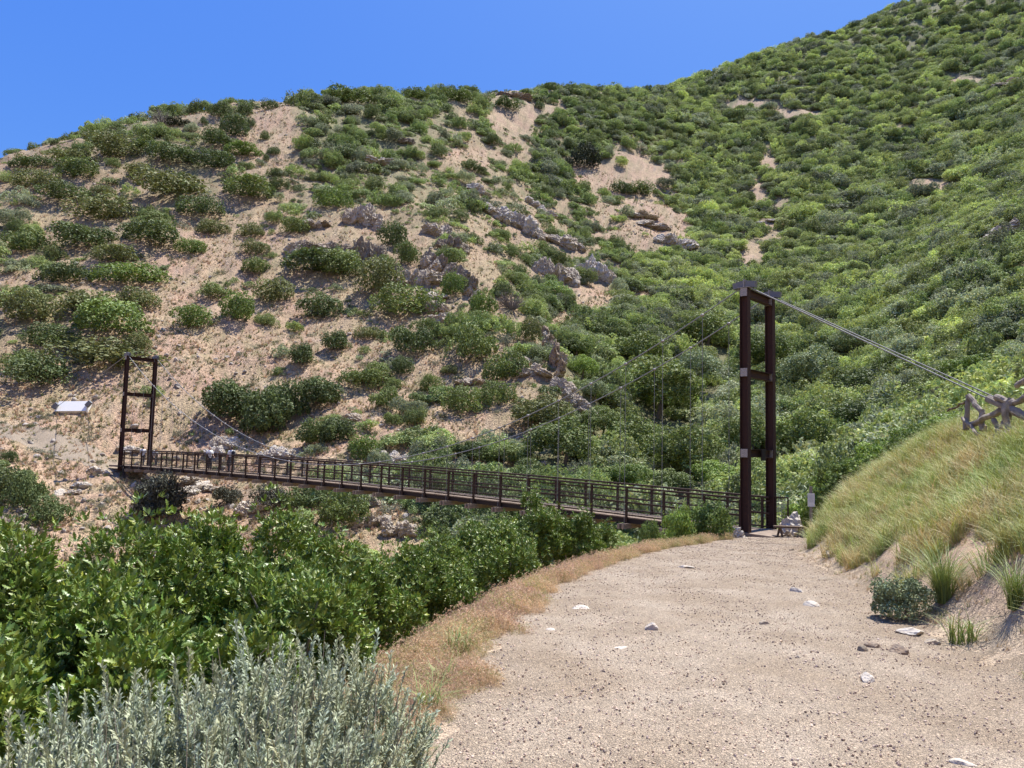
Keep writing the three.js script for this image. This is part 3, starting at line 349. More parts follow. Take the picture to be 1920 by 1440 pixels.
// ---------------------------------------------------------------- people on the bridge
function sdfMesh(bones, size, res, k = 0.03) {                       // bones: [ax,ay,az, bx,by,bz, ra, rb]
  const mc = new MarchingCubes(res, new THREE.MeshStandardMaterial(), false, false, 60000), h = res / 2;
  for (let z = 0; z < res; z++) for (let y = 0; y < res; y++) for (let x = 0; x < res; x++) {
    const P = [(x - h) / h * size, (y - h) / h * size, (z - h) / h * size]; let d = 9;
    for (const b of bones) { const e = [b[3] - b[0], b[4] - b[1], b[5] - b[2]], q = [P[0] - b[0], P[1] - b[1], P[2] - b[2]], t = clamp((q[0] * e[0] + q[1] * e[1] + q[2] * e[2]) / Math.max(1e-9, e[0] * e[0] + e[1] * e[1] + e[2] * e[2])); const dd = Math.hypot(q[0] - e[0] * t, q[1] - e[1] * t, q[2] - e[2] * t) - mix(b[6], b[7], t); const hh = clamp(0.5 + 0.5 * (dd - d) / k); d = mix(dd, d, hh) - k * hh * (1 - hh); }
    mc.field[z * res * res + y * res + x] = -d;
  }
  mc.isolation = 0; mc.update(); const g = new THREE.BufferGeometry(), n = mc.count; g.setAttribute('position', new THREE.BufferAttribute(mc.positionArray.slice(0, n * 3), 3)); g.setAttribute('normal', new THREE.BufferAttribute(mc.normalArray.slice(0, n * 3), 3)); g.scale(size, size, size); return g;
}
const skin = std('skin', [0.42, 0.26, 0.18], 0.6), cloth = (n, c) => std(n, c, 0.9), darkHair = std('hair', [0.03, 0.022, 0.018], 0.7), brownHair = std('brown hair', [0.07, 0.037, 0.02], 0.8);
function person(s, u, yaw, H, label, o) {                             // standing figure, local +z is ahead; height 1.75 scaled to H
  const q = at(s, u, deckUp(s / BL) + 0.002), g = thing('person', label, 'person', null, q); g.rotation.y = yaw; const S = H / 1.75, b = o.bend || 0, st = o.step || 0.06; g.scale.setScalar(S);
  const up = (y, x = 0, z = 0) => { const t = y - 0.93; return y > 0.93 ? [x, 0.93 + t * Math.cos(b) - z * Math.sin(b), t * Math.sin(b) + z * Math.cos(b)] : [x, y, z]; };   // the trunk bends at the hip
  const off = (a) => [a[0], a[1] - 0.875, a[2]], bone = (a, c, ra, rb) => [...off(a), ...off(c), ra, rb], F_ = 0.93;
  const arm = (e, aw) => { const sh = up(1.42, e * 0.19), el = [sh[0] + e * 0.05, sh[1] - 0.26, sh[2] + aw * 0.10], wr = [sh[0] + e * 0.02, sh[1] - 0.30 - 0.18 * (1 - aw), sh[2] + 0.05 + aw * 0.30]; return [sh, el, wr]; };
  const A = [arm(-1, o.armL ?? 0.2), arm(1, o.armR ?? 0.2)], legs = [-1, 1].map((e) => [[e * 0.10, 0.92, 0], [e * 0.11, 0.5, 0.03 + e * st], [e * 0.11, 0.08, e * st * 1.8], [e * 0.12, 0.045, e * st * 1.8 + 0.15]]);
  const body = [bone(up(1.60), up(1.68), 0.085, 0.085), bone(up(1.58, 0, 0.03), up(1.56, 0, 0.06), 0.06, 0.05), bone(up(1.645, 0, 0.09), up(1.62, 0, 0.10), 0.014, 0.018), bone(up(1.63, -0.085), up(1.60, -0.085), 0.018, 0.015), bone(up(1.63, 0.085), up(1.60, 0.085), 0.018, 0.015), bone(up(1.44), up(1.56), 0.055, 0.052), bone(up(0.98), up(1.36), 0.13, 0.15), bone(up(1.40, -0.14), up(1.40, 0.14), 0.06, 0.06)];
  for (const a of A) { body.push(bone(a[0], a[1], 0.05, 0.04), bone(a[1], a[2], 0.042, 0.03)); const d = V(...a[2]).sub(V(...a[1])).normalize(); for (let f = -1.5; f <= 1.5; f++) body.push(bone(a[2], [a[2][0] + f * 0.02, a[2][1] + d.y * 0.17, a[2][2] + d.z * 0.17], 0.024, 0.009)); body.push(bone(a[2], [a[2][0] - Math.sign(a[0][0]) * 0.05, a[2][1] + d.y * 0.1, a[2][2] + d.z * 0.1 + 0.02], 0.018, 0.01)); }
  for (const l of legs) body.push(bone(l[0], l[1], 0.085, 0.055), bone(l[1], l[2], 0.055, 0.038), bone(l[2], l[3], 0.042, 0.038));
  const add = (n, bones, m, k, res = 44) => { const e = mesh(n, sdfMesh(bones, 1.0, res, k), m, g); e.position.y = 0.875; return e; };
  add('body', body, skin, 0.025, 64);
  add('shirt', [bone(up(0.98), up(1.36), 0.155, 0.172), bone(up(1.405, -0.15), up(1.405, 0.15), 0.075, 0.075), ...A.map((a) => bone(a[0], V(...a[0]).lerp(V(...a[1]), 0.75).toArray(), 0.07, 0.066))], o.shirt, 0.03);
  add('trousers', [bone([-0.07, 0.95, 0], [0.07, 0.95, 0], 0.145, 0.145), ...legs.flatMap((l) => (o.shorts ? [bone(l[0], V(...l[0]).lerp(V(...l[1]), 0.85).toArray(), 0.105, 0.085)] : [bone(l[0], l[1], 0.105, 0.078), bone(l[1], l[2], 0.078, 0.062)]))], o.legs, 0.03);
  add('hair', [bone(up(1.655, 0, -0.02), up(1.70, 0, -0.015), 0.096, 0.085), ...(o.long ? [bone(up(1.66, 0, -0.05), up(1.42, 0, -0.10), 0.085, 0.06)] : [])], o.hair || darkHair, 0.02);
  add('shoes', legs.map((l) => bone([l[2][0], 0.05, l[2][2]], l[3], 0.056, 0.05)), o.shoes || cloth('shoe', [0.05, 0.05, 0.055]), 0.005);
  if (o.pack) { const p = new THREE.Group(); put(p, 'backpack', g); mesh('pack', new THREE.CapsuleGeometry(0.14, 0.2, 6, 12).scale(1, 1, 0.7), o.pack, p); p.position.set(...up(1.25, 0, -0.22)); p.rotation.x = b; }
  return g;
}
const white = cloth('white cotton', [0.72, 0.72, 0.72]), navy = cloth('dark navy cloth', [0.022, 0.025, 0.035]), greyC = cloth('grey cloth', [0.26, 0.26, 0.28]), rose = cloth('dusty rose cloth', [0.36, 0.19, 0.16]);
const alongYaw = Math.atan2(-bd.x, -bd.z);                             // facing back along the bridge towards the camera end
person(42.6, 0.75, alongYaw, 1.78, 'person in white shirt and dark trousers, left of the three on the bridge', { shirt: white, legs: navy, armR: 0.6 });
person(40.6, 1.25, alongYaw + Math.PI, 1.5, 'shorter brown haired person between the two people in white', { shirt: rose, legs: navy, shorts: true, long: true, hair: brownHair, armL: 0.5 });
person(39.5, 0.8, alongYaw + Math.PI, 1.86, 'tall person in white shirt with dark backpack, right of the three on the bridge', { shirt: white, legs: navy, armL: 0.5, pack: navy });
person(52.8, 1.2, alongYaw, 1.55, 'person in grey leaning forward at the far end of the bridge', { shirt: greyC, legs: navy, bend: 0.6, armL: 0.4, armR: 0.7, step: 0.16, pack: greyC });
person(55.1, 1.3, alongYaw + 2.6, 1.62, 'person in white top at the foot of the far tower', { shirt: white, legs: navy, step: 0.12 });

// ---------------------------------------------------------------- plants
function leafQuad(g, p, n, len, wid, c, r, fold = 0.25) {             // one small folded leaf, kite shaped
  const a = randDir(r), t = a.addScaledVector(n, -a.dot(n)).normalize(), b = V().crossVectors(n, t), hl = len / 2, hw = wid / 2;
  const i0 = g.v(p.x - t.x * hl, p.y - t.y * hl, p.z - t.z * hl, c), i1 = g.v(p.x + b.x * hw + n.x * wid * fold, p.y + b.y * hw + n.y * wid * fold, p.z + b.z * hw + n.z * wid * fold, c), i2 = g.v(p.x + t.x * hl, p.y + t.y * hl, p.z + t.z * hl, c), i3 = g.v(p.x - b.x * hw + n.x * wid * fold, p.y - b.y * hw + n.y * wid * fold, p.z - b.z * hw + n.z * wid * fold, c);
  g.tri(i0, i1, i2); g.tri(i0, i2, i3);
}
function crown(seed, { n, size, lobes, h, flat = 0.35, spread = 0.5, lobeR = [0.14, 0.26], vary = 0.35, low = 0, sprigs = 0 }) {   // unit wide crown of leaf faces on many overlapping clumps
  const r = rng(seed), g = new Geo(), Ls = [];
  for (let k = 0; k < lobes; k++) { const a = r() * 6.28, d = spread * Math.sqrt(r()) * 0.82, R = lobeR[0] + r() * (lobeR[1] - lobeR[0]), top = h * Math.pow(1 - (d / 0.62) ** 2, 0.6); Ls.push([V(Math.cos(a) * d, Math.max(low + R * 0.5, (low + (top - low) * (0.35 + 0.65 * r())) - R * 0.4), Math.sin(a) * d), R, 0.8 + r() * 0.4]); }
  let made = 0, guard = 0;
  while (made < n && guard++ < n * 6) {
    const [c, R, tone] = Ls[Math.floor(r() * lobes)], d = randDir(r); if (d.y < -0.55) continue; const rad = R * (1 - 0.45 * r() * r()) * (1 + 0.16 * n3(d.x * 3 + c.x * 9, d.y * 3, d.z * 3 + c.z * 9)), p = c.clone().addScaledVector(d, rad); p.y = c.y + d.y * rad * 0.85; if (p.y < 0.01) continue;
    let deep = false; for (const [c2, R2] of Ls) if (p.distanceTo(c2) < R2 * 0.62) { deep = true; break; } if (deep && r() < 0.8) continue;
    const nn = d.clone().multiplyScalar(0.7).add(randDir(r).multiplyScalar(0.85)).add(V(0, flat, 0)).normalize(), v = tone * (1 - vary / 2 + vary * r()), y = r(); const s = size * (0.6 + 0.8 * r());
    leafQuad(g, p, nn, s, s * 0.62, [v * mix(0.9, 1.18, y), v, v * mix(1.1, 0.75, y)], r); made++;
  }
  for (let k = 0; k < sprigs; k++) { const [c, R] = Ls[Math.floor(r() * lobes)], d = randDir(r); d.y = Math.abs(d.y) + 0.3; d.normalize(); for (let i = 0; i < 6; i++) { const p = c.clone().addScaledVector(d, R * (1 + 0.09 * i)); const s = size * (0.5 + 0.5 * r()); leafQuad(g, p.add(randDir(r).multiplyScalar(size * 0.4)), randDir(r), s, s * 0.6, [1, 1, 0.9], r); } }
  return g.build();
}
function bareCrown(seed, n, h) {                                       // twiggy grey crown: many thin branches
  const r = rng(seed), L = []; for (let k = 0; k < n; k++) { const a = r() * 6.28, d0 = 0.05 * r(), e = 0.12 + 0.4 * Math.sqrt(r()), H = h * Math.sqrt(Math.max(0.05, 1 - (e / 0.56) ** 2)) * (0.45 + 0.6 * r()); const A = V(Math.cos(a) * d0, 0, Math.sin(a) * d0), B = V(Math.cos(a) * e, H, Math.sin(a) * e), M = A.clone().lerp(B, 0.55).add(V((r() - 0.5) * 0.1, 0.06, (r() - 0.5) * 0.1)); L.push(tubeGeo([A, M, B], [0.012, 0.007, 0.002], 3)); for (let q = 0; q < 4; q++) { const s = M.clone().lerp(B, r() * 0.9); L.push(tubeGeo([s, s.clone().add(randDir(r).multiplyScalar(0.13).add(V(0, 0.03, 0)))], [0.004, 0.0015], 3)); } }
  const g = mergeGeometries(L); const c = new Float32Array(g.attributes.position.count * 3).fill(1); g.setAttribute('color', new THREE.BufferAttribute(c, 3)); return g;
}
const OAKS = [0, 1, 2, 3, 4, 5].map((k) => crown(100 + k, { n: 3000, size: 0.052, lobes: 24 + k * 2, h: 0.54 + 0.05 * (k % 3), sprigs: 26 }));
const LOWS = [0, 1, 2].map((k) => crown(140 + k, { n: 760, size: 0.075, lobes: 13 + 3 * k, h: 0.4 + 0.14 * k, spread: 0.62, lobeR: [0.09, 0.23], vary: 0.55, sprigs: 40 }));                 // far scrub
const TREES = [0, 1, 2, 3].map((k) => crown(160 + k, { n: 5200, size: 0.042, lobes: 34 + 3 * k, h: 0.86, low: 0.12, lobeR: [0.1, 0.2], sprigs: 60 }));
const NEAROAK = [0, 1, 2].map((k) => crown(180 + k, { n: 4200, size: 0.05, lobes: 26, h: 0.66, lobeR: [0.12, 0.22], vary: 0.5, sprigs: 80 }));
const SAGES = [0, 1].map((k) => crown(190 + k, { n: 420, size: 0.07, lobes: 10, h: 0.5, flat: 0.1 })), BARES = [0, 1].map((k) => bareCrown(196 + k, 90, 0.7));
const GREENS = [[0.072, 0.108, 0.028], [0.090, 0.130, 0.034], [0.058, 0.090, 0.027], [0.094, 0.118, 0.040], [0.086, 0.138, 0.030]];
const oakM = GREENS.map((c, i) => leafMat('oak leaves ' + i, [c[0] * 1.95, c[1] * 1.8, c[2] * 1.85], 0.36)), brightM = leafMat('bright leaves', [0.25, 0.36, 0.075], 0.42), paleM = leafMat('pale willow leaves', [0.23, 0.29, 0.15], 0.3), lightTreeM = leafMat('light tree leaves', [0.185, 0.24, 0.07], 0.36), darkM = leafMat('dark juniper', [0.045, 0.058, 0.026], 0.15), sageM = leafMat('sage leaves', [0.235, 0.25, 0.185], 0.2, 0.9), greyTwig = std('grey twigs', [0.20, 0.175, 0.16], 0.95, { vertexColors: true, side: THREE.DoubleSide }), oliveM = leafMat('olive shrub', [0.11, 0.115, 0.045], 0.25), barkM = std('bark', [0.13, 0.105, 0.085], 0.95), greyDarkM = leafMat('dark grey-green shrub', [0.085, 0.092, 0.068], 0.2);
const rp = rng(321);
function bush(px, py, w, h, label, { geo = OAKS, mat, name = 'oak_bush', category = 'bush', group = 'oak bushes on the hillside', rmin = 47 } = {}) {
  const b = hit(px, py, rmin); if (!b) return null; const Z = pixOf(b)[2], W = w * Z / F, H = h * Z / F, g = geo[Math.floor(rp() * geo.length)], m = mesh(name, g, mat || oakM[Math.floor(rp() * oakM.length)]);
  const nat = geo === TREES ? 0.95 : geo === NEAROAK ? 0.72 : geo === BARES ? 0.62 : 0.56, hs = clamp(H / (W * nat), 0.5, 1.6);
  m.position.copy(b); m.position.z -= W * 0.28; m.position.y = mix(b.y, G(m.position.x, m.position.z), 0.7) - 0.1; m.scale.set(W * 1.05, W * hs, W * 0.85); m.rotation.y = rp() * 6.28; taken.push([m.position.x, m.position.z, W * 0.5]); return tag(m, label, category, group);
}
const HB = [
  [353, 620, 74, 40, 'round green bush alone on the bare slope, left of its twin', 4], [440, 608, 70, 52, 'round green bush alone on the bare slope, right of its twin', 4], [227, 540, 122, 46, 'wide bright green bush at middle left of the slope', 4], [103, 533, 94, 44, 'rounded green bush left of the wide bright one'], [35, 478, 90, 48, 'green bush cut by the left picture edge, halfway up'], [140, 475, 108, 50, 'bush with a dark left side, uphill of the rounded one', 2], [262, 466, 120, 44, 'broad dark bush above the wide bright one', 2], [350, 480, 60, 27, 'low bush touching the broad dark bush on its right'], [197, 499, 98, 32, 'flat bush just above the wide bright one', 3],
  [180, 420, 118, 44, 'broad bush on the left slope two rows under the skyline'], [313, 384, 145, 52, 'widest bush on the upper left slope', 3], [450, 382, 102, 42, 'fresh green bush right of the widest upper bush', 1], [360, 414, 90, 34, 'bush just under the widest upper bush', 2], [473, 484, 58, 26, 'small bush alone in the dry grass left of the dark ledge'], [477, 520, 62, 28, 'low bush left of the oak strip under the ledge'], [397, 563, 70, 28, 'low flat bush above the two round twins'], [507, 573, 84, 42, 'bush right of the two round twins', 3], [575, 520, 150, 40, 'long oak strip under the dark ledge'], [640, 530, 90, 50, 'right end of the oak strip under the ledge', 1], [593, 602, 92, 46, 'bush below the oak strip', 2],
  [467, 447, 56, 26, 'small bush left of the rock crag'], [393, 444, 62, 27, 'small grey-green bush in the dry middle left slope', 3], [547, 441, 56, 28, 'bush just left of the small dark crag', 1], [617, 394, 62, 38, 'round bush above the rough grey knob', 4], [50, 361, 94, 34, 'wide bush near the left edge under the skyline'], [133, 344, 84, 38, 'bush stack on the far left slope, middle one'], [113, 388, 102, 32, 'bush stack on the far left slope, lowest one', 2], [197, 304, 96, 40, 'big bush hugging the left skyline'], [43, 324, 76, 28, 'bush at the left edge closest to the skyline'], [125, 311, 82, 27, 'bush stack on the far left slope, highest one', 3],
  [267, 291, 72, 32, 'bush left in the cluster below the bare skyline tree'], [320, 314, 88, 38, 'middle bush in the cluster below the bare skyline tree', 2], [400, 281, 84, 30, 'dark bush right in the cluster below the bare skyline tree', 2], [390, 321, 82, 36, 'lowest bush in the cluster below the bare skyline tree', 2], [440, 298, 82, 24, 'flat bush at the right of the skyline tree cluster'], [430, 258, 58, 42, 'dark rounded bush below the skyline pair', 2], [466, 241, 26, 20, 'small dark round bush below the skyline pair', 2], [408, 224, 48, 30, 'left bush of the pair standing on the skyline', 2], [454, 219, 44, 22, 'right bush of the pair standing on the skyline', 2], [380, 234, 19, 14, 'tiny bush on the skyline left of the pair', 2], [495, 264, 21, 24, 'small bush on the bare strip below the skyline'], [497, 304, 14, 16, 'small upright dark bush on the bare strip', 2], [511, 293, 22, 18, 'small bush beside the upright dark one', 2], [505, 206, 40, 16, 'low bush on the skyline right of the pair', 2],
  [207, 314, 28, 16, 'small bush among stones below the left skyline'], [253, 343, 84, 26, 'wide flat bush in the upper left slope', 3], [187, 369, 38, 20, 'small bush left of the widest upper bush', 3], [35, 612, 104, 56, 'thicket piece at the left edge, upper'], [150, 598, 132, 50, 'long thicket piece above the concrete block, upper', 3], [240, 582, 92, 42, 'right end of the upper left thicket', 3], [190, 650, 152, 66, 'big green thicket piece above the concrete block', 4], [80, 657, 90, 44, 'thicket piece left of the big one above the concrete block', 2], [170, 702, 182, 58, 'lowest thicket piece behind the left backstay', 3], [55, 732, 124, 60, 'lowest thicket piece at the left edge', 2], [250, 664, 52, 32, 'grey-green bush just left of the far tower top', 3], [30, 700, 70, 40, 'small thicket piece at the left edge between the upper and lowest ones', 1],
  [560, 690, 54, 40, 'lone bush above the dark thicket', 2], [625, 662, 58, 37, 'bush right of the lone bush above the dark thicket', 2], [415, 802, 112, 74, 'left mass of the dark thicket above the bridge', 2], [485, 828, 98, 82, 'middle mass of the dark thicket above the bridge', 2], [527, 800, 86, 72, 'tall part of the dark thicket above the bridge', 2], [592, 772, 84, 52, 'upper right part of the dark thicket', 1], [585, 840, 74, 48, 'lower right part of the dark thicket', 4], [627, 836, 64, 48, 'rightmost bush of the dark thicket', 1], [675, 866, 68, 42, 'bush sitting on the bridge rail line right of the thicket', 4], [675, 737, 78, 42, 'bush on the dry slope right above the thicket', 1], [720, 768, 68, 40, 'rounded bush right of the thicket on dry ground', 1], [706, 722, 60, 34, 'bush above the rounded one on dry ground', 1],
  [33, 955, 78, 78, 'dark green bush at the left edge below the far path', 2], [12, 868, 28, 30, 'bush end at the left edge on the far path', 2], [75, 988, 90, 54, 'dark bush at left below the far path, above the near oaks', 2], [640, 996, 96, 70, 'green bush hanging below the bridge middle', 0], [565, 964, 80, 48, 'dull bush under the deck left of the bridge middle', 2], [733, 467, 58, 46, 'rounded bush right of the dark ledge', 2], [760, 500, 44, 54, 'upright bush between ledge and long fin', 0], [705, 562, 96, 62, 'large bush group below the ledge'], [755, 604, 120, 58, 'large bush group under the long fin', 1], [768, 670, 78, 56, 'bush in the middle of the dry slope, below the fin', 2], [752, 708, 48, 32, 'small bush below the middle slope bush', 2], [806, 738, 44, 30, 'small round bush alone on dry ground under the rib', 1], [870, 782, 84, 50, 'bush below the rib near the bridge cable', 1], [885, 682, 104, 70, 'large bush between the fin and the rib', 1], [905, 597, 54, 46, 'bright bush right below the long fin', 4], [950, 718, 80, 56, 'bush left of the brown rib', 0], [930, 762, 64, 42, 'lower bush left of the brown rib', 1], [848, 560, 50, 40, 'bush leaning on the long fin from below', 4],
  [946, 208, 54, 24, 'dark bush on the bare saddle below the rock cap', 2], [1011, 208, 22, 14, 'tiny round bush on the bare saddle', 2], [995, 645, 48, 62, 'olive upright bush on top of the brown rib', 3], [1200, 370, 60, 26, 'bush at the lower edge of the bare patch'], [1165, 366, 44, 24, 'small bush left in the lower bare patch', 2], [1030, 170, 30, 12, 'tuft of bush on the skyline right of the rock cap', 2], [775, 186, 60, 18, 'bush on the central skyline', 0], [650, 200, 96, 26, 'wide bush on the skyline left of centre', 0], [850, 190, 70, 18, 'flat bush on the skyline above the central slope', 0], [735, 735, 40, 22, 'little bush between the dry slope bushes', 1], [800, 640, 60, 34, 'bush on the slope right of the middle slope bush', 0], [840, 705, 36, 20, 'little bush under the large one by the rib', 3], [690, 640, 50, 26, 'low bush on the dry slope left of the middle one', 3], [735, 800, 44, 26, 'little bush above the white rock bank', 1], [455, 590, 20, 12, 'little bush touching the right twin', 3],
];
for (const [px, py, w, h, l, m] of HB) { const thick = l.includes('dark thicket'); bush(px, py, w * (thick ? 1.12 : 1), h * (thick ? 1.15 : 1), l, { mat: thick ? oakM[m === 4 ? 0 : 2] : m === undefined ? undefined : oakM[m], geo: thick ? NEAROAK : OAKS }); }
bush(297, 238, 64, 30, 'bare purplish grey tree leaning on the skyline', { geo: BARES, mat: greyTwig, name: 'bare_tree', category: 'tree', group: null }); bush(330, 238, 50, 16, 'low dark bush under the bare skyline tree', { mat: darkM });
bush(1097, 318, 66, 40, 'dark juniper at the top of the bare patch', { mat: darkM, name: 'juniper_tree', category: 'tree', group: null }); bush(1066, 314, 22, 20, 'small dark juniper left of the big one', { mat: darkM, name: 'juniper_tree', category: 'tree', group: null });
bush(958, 588, 62, 44, 'leafless grey shrub below the ravine head', { geo: BARES, mat: greyTwig, name: 'bare_shrub', group: null });
bush(284, 990, 104, 100, 'large dark grey shrub under the far tower', { geo: NEAROAK, mat: greyDarkM, name: 'dark_shrub', group: null }); bush(296, 968, 112, 86, 'bare grey twigs growing through the dark shrub under the far tower', { geo: BARES, mat: greyTwig, name: 'bare_shrub', group: null }); bush(417, 955, 64, 44, 'dark grey shrub under the deck right of the far tower', { mat: greyDarkM, name: 'dark_shrub', group: null }); bush(500, 962, 84, 44, 'dark olive shrub under the deck between the white rocks', { mat: greyDarkM, name: 'dark_shrub', group: null });
[[340, 429, 32, 16, 'pale sage mound below the bush under the widest upper bush'], [382, 384, 42, 28, 'pale sage between the two widest upper bushes'], [517, 309, 32, 11, 'grey sage on the bare strip below the skyline'], [57, 851, 34, 15, 'sage mound on the far path edge, left one'], [92, 854, 32, 12, 'sage mound on the far path edge, right one'], [50, 831, 30, 11, 'sage mound above the far path'], [198, 922, 32, 20, 'pale sage below the far deck end'], [197, 945, 24, 16, 'lower pale sage below the far deck end'], [545, 637, 26, 16, 'grey sage right of the lone round twins'], [580, 632, 20, 11, 'little grey sage on bare ground below the strip'], [330, 822, 26, 20, 'grey sage above the rail left of the standing people'], [820, 690, 34, 16, 'sage on dry ground left of the rib'], [950, 650, 40, 26, 'grey sage patch on the spur'], [170, 830, 30, 14, 'sage by the far tower path'], [660, 850, 40, 16, 'grey sage near the white rock bank'], [730, 975, 60, 30, 'grey sage on the bank below the bridge']].forEach(([px, py, w, h, l]) => bush(px, py, w, h, l, { geo: SAGES, mat: sageM, name: 'sage_mound', category: 'sagebrush', group: 'sage mounds on the far slope' }));
// trees filling the ravine behind the bridge
function tree(px, py, w, h, label, mat) {
  const b = hit(px, py, 47); if (!b) return; const Z = pixOf(b)[2], W = w * Z / F, H = h * Z / F, g = thing('ravine_tree', label, 'tree', 'trees in the ravine behind the bridge', b); g.position.z -= W * 0.2; g.position.y = G(g.position.x, g.position.z) - 0.1;
  const c = mesh('crown', TREES[Math.floor(rp() * 4)], mat, g); c.scale.set(W, H / 0.95, W * 0.9); c.rotation.y = rp() * 6.28; mesh('trunk', tubeGeo([V(0, -0.3, 0), V(0.05 * W, H * 0.3, 0), V(-0.03 * W, H * 0.62, 0.03)], [0.03 * W, 0.022 * W, 0.008 * W], 7), barkM, g); taken.push([b.x, b.z, W * 0.4]);
}
for (const [px, py, w, h, l, m] of [[1240, 800, 190, 130, 'big light green rounded tree in the ravine left of the near tower', lightTreeM], [1190, 880, 130, 108, 'blue-green tree below the big light one', oakM[1]], [1310, 740, 100, 84, 'pale leafed tree uphill of the big light one', paleM], [1290, 905, 150, 122, 'round tree just left of the near tower above the rail', lightTreeM], [1520, 880, 150, 130, 'broad dark green tree right of the near tower', oakM[1]], [1540, 740, 120, 92, 'grey-green tree uphill right of the near tower', paleM], [1610, 665, 100, 60, 'grey willow high in the right ravine', paleM], [1092, 712, 60, 48, 'bright yellow green tree beside the brown rib', brightM], [1080, 672, 66, 40, 'dull tree behind the brown rib', oakM[0]], [1115, 758, 60, 50, 'grey-green tree at the foot of the rib', paleM], [1640, 806, 130, 66, 'dark oak mass right above the bank bushes', oakM[2]], [1625, 745, 120, 62, 'dark oak mass uphill of the other one', oakM[2]], [1060, 880, 150, 96, 'wide oak on the slope behind the bridge rail', oakM[0]], [1010, 820, 130, 80, 'oak bush mass between cable and rail', oakM[3]], [1130, 830, 90, 70, 'green tree below the last pale rocks', oakM[1]], [1415, 860, 110, 100, 'tree seen between the near tower posts', lightTreeM], [1345, 925, 100, 62, 'low bright tree at the rail left of the near tower', brightM], [1420, 930, 90, 70, 'low dark tree between the tower posts', oakM[1]], [1330, 660, 120, 80, 'rounded tree above the pale one', lightTreeM], [1440, 700, 110, 80, 'tree behind the upper part of the near tower', oakM[0]], [1200, 690, 120, 70, 'green tree left of the rounded one in the ravine', oakM[1]], [1180, 925, 100, 60, 'low shrub tree at the rail behind the bridge', oakM[4]], [960, 880, 90, 44, 'low oak behind the middle rail', oakM[1]], [880, 868, 80, 44, 'dark low oak behind the middle rail', oakM[2]], [1260, 930, 90, 50, 'low shrub tree at the rail near the near tower', oakM[0]], [1700, 705, 110, 60, 'oak mass on the right slope under the backstays', oakM[0]], [1740, 770, 120, 62, 'oak mass behind the bank bushes at right', oakM[1]], [1840, 720, 130, 70, 'oak mass behind the log fence', oakM[4]], [1900, 650, 110, 60, 'pale willow at the right picture edge', paleM]]) tree(px, py, w, h, l, m);
// oaks on the near side: behind the grassy bank and by the tower
for (const [px, py, w, h, r, l, m] of [[1512, 1000, 84, 72, 34.2, 'bright oak bush behind the plank bench', brightM], [1552, 968, 100, 78, 33, 'bright oak bush behind the notice post', brightM], [1600, 925, 110, 70, 30.5, 'bright oak bush behind the bank, second from the notice post', oakM[4]], [1660, 885, 110, 70, 30, 'bright oak bush in the middle of the row behind the bank', brightM], [1725, 850, 110, 62, 29, 'bright oak bush fourth in the row behind the bank', oakM[4]], [1790, 822, 96, 54, 28, 'bright oak bush last in the row, left of the log fence', brightM], [1560, 900, 80, 50, 33, 'oak bush behind the row, above the notice post', oakM[1]], [1335, 1003, 80, 66, 28.5, 'oak bush left of the near tower foot', oakM[4]], [1270, 1000, 70, 62, 27.5, 'oak bush covering the rail left of the tower', brightM], [1220, 1002, 40, 30, 25.5, 'small oak bush at the trail edge below the rail', oakM[4]]]) {
  const p = atRange(px, py, r), g = thing('bank_oak', l, 'bush', 'oak bushes on the near bank', V(p.x, Math.min(p.y, G(p.x, p.z) + 0.5) - 0.25, p.z)), Z = pixOf(p)[2], W = w * Z / F, H = h * Z / F + (p.y - g.position.y); const c = mesh('crown', NEAROAK[Math.floor(rp() * 3)], m, g); c.scale.set(W * 1.1, H / 0.74, W); c.rotation.y = rp() * 6.28; for (let k = 0; k < 3; k++) mesh('stem', tubeGeo([V(0, -0.3, 0), V((rp() - 0.5) * W * 0.3, H * 0.4, (rp() - 0.5) * W * 0.3)], [0.04, 0.02], 5), barkM, g);
}
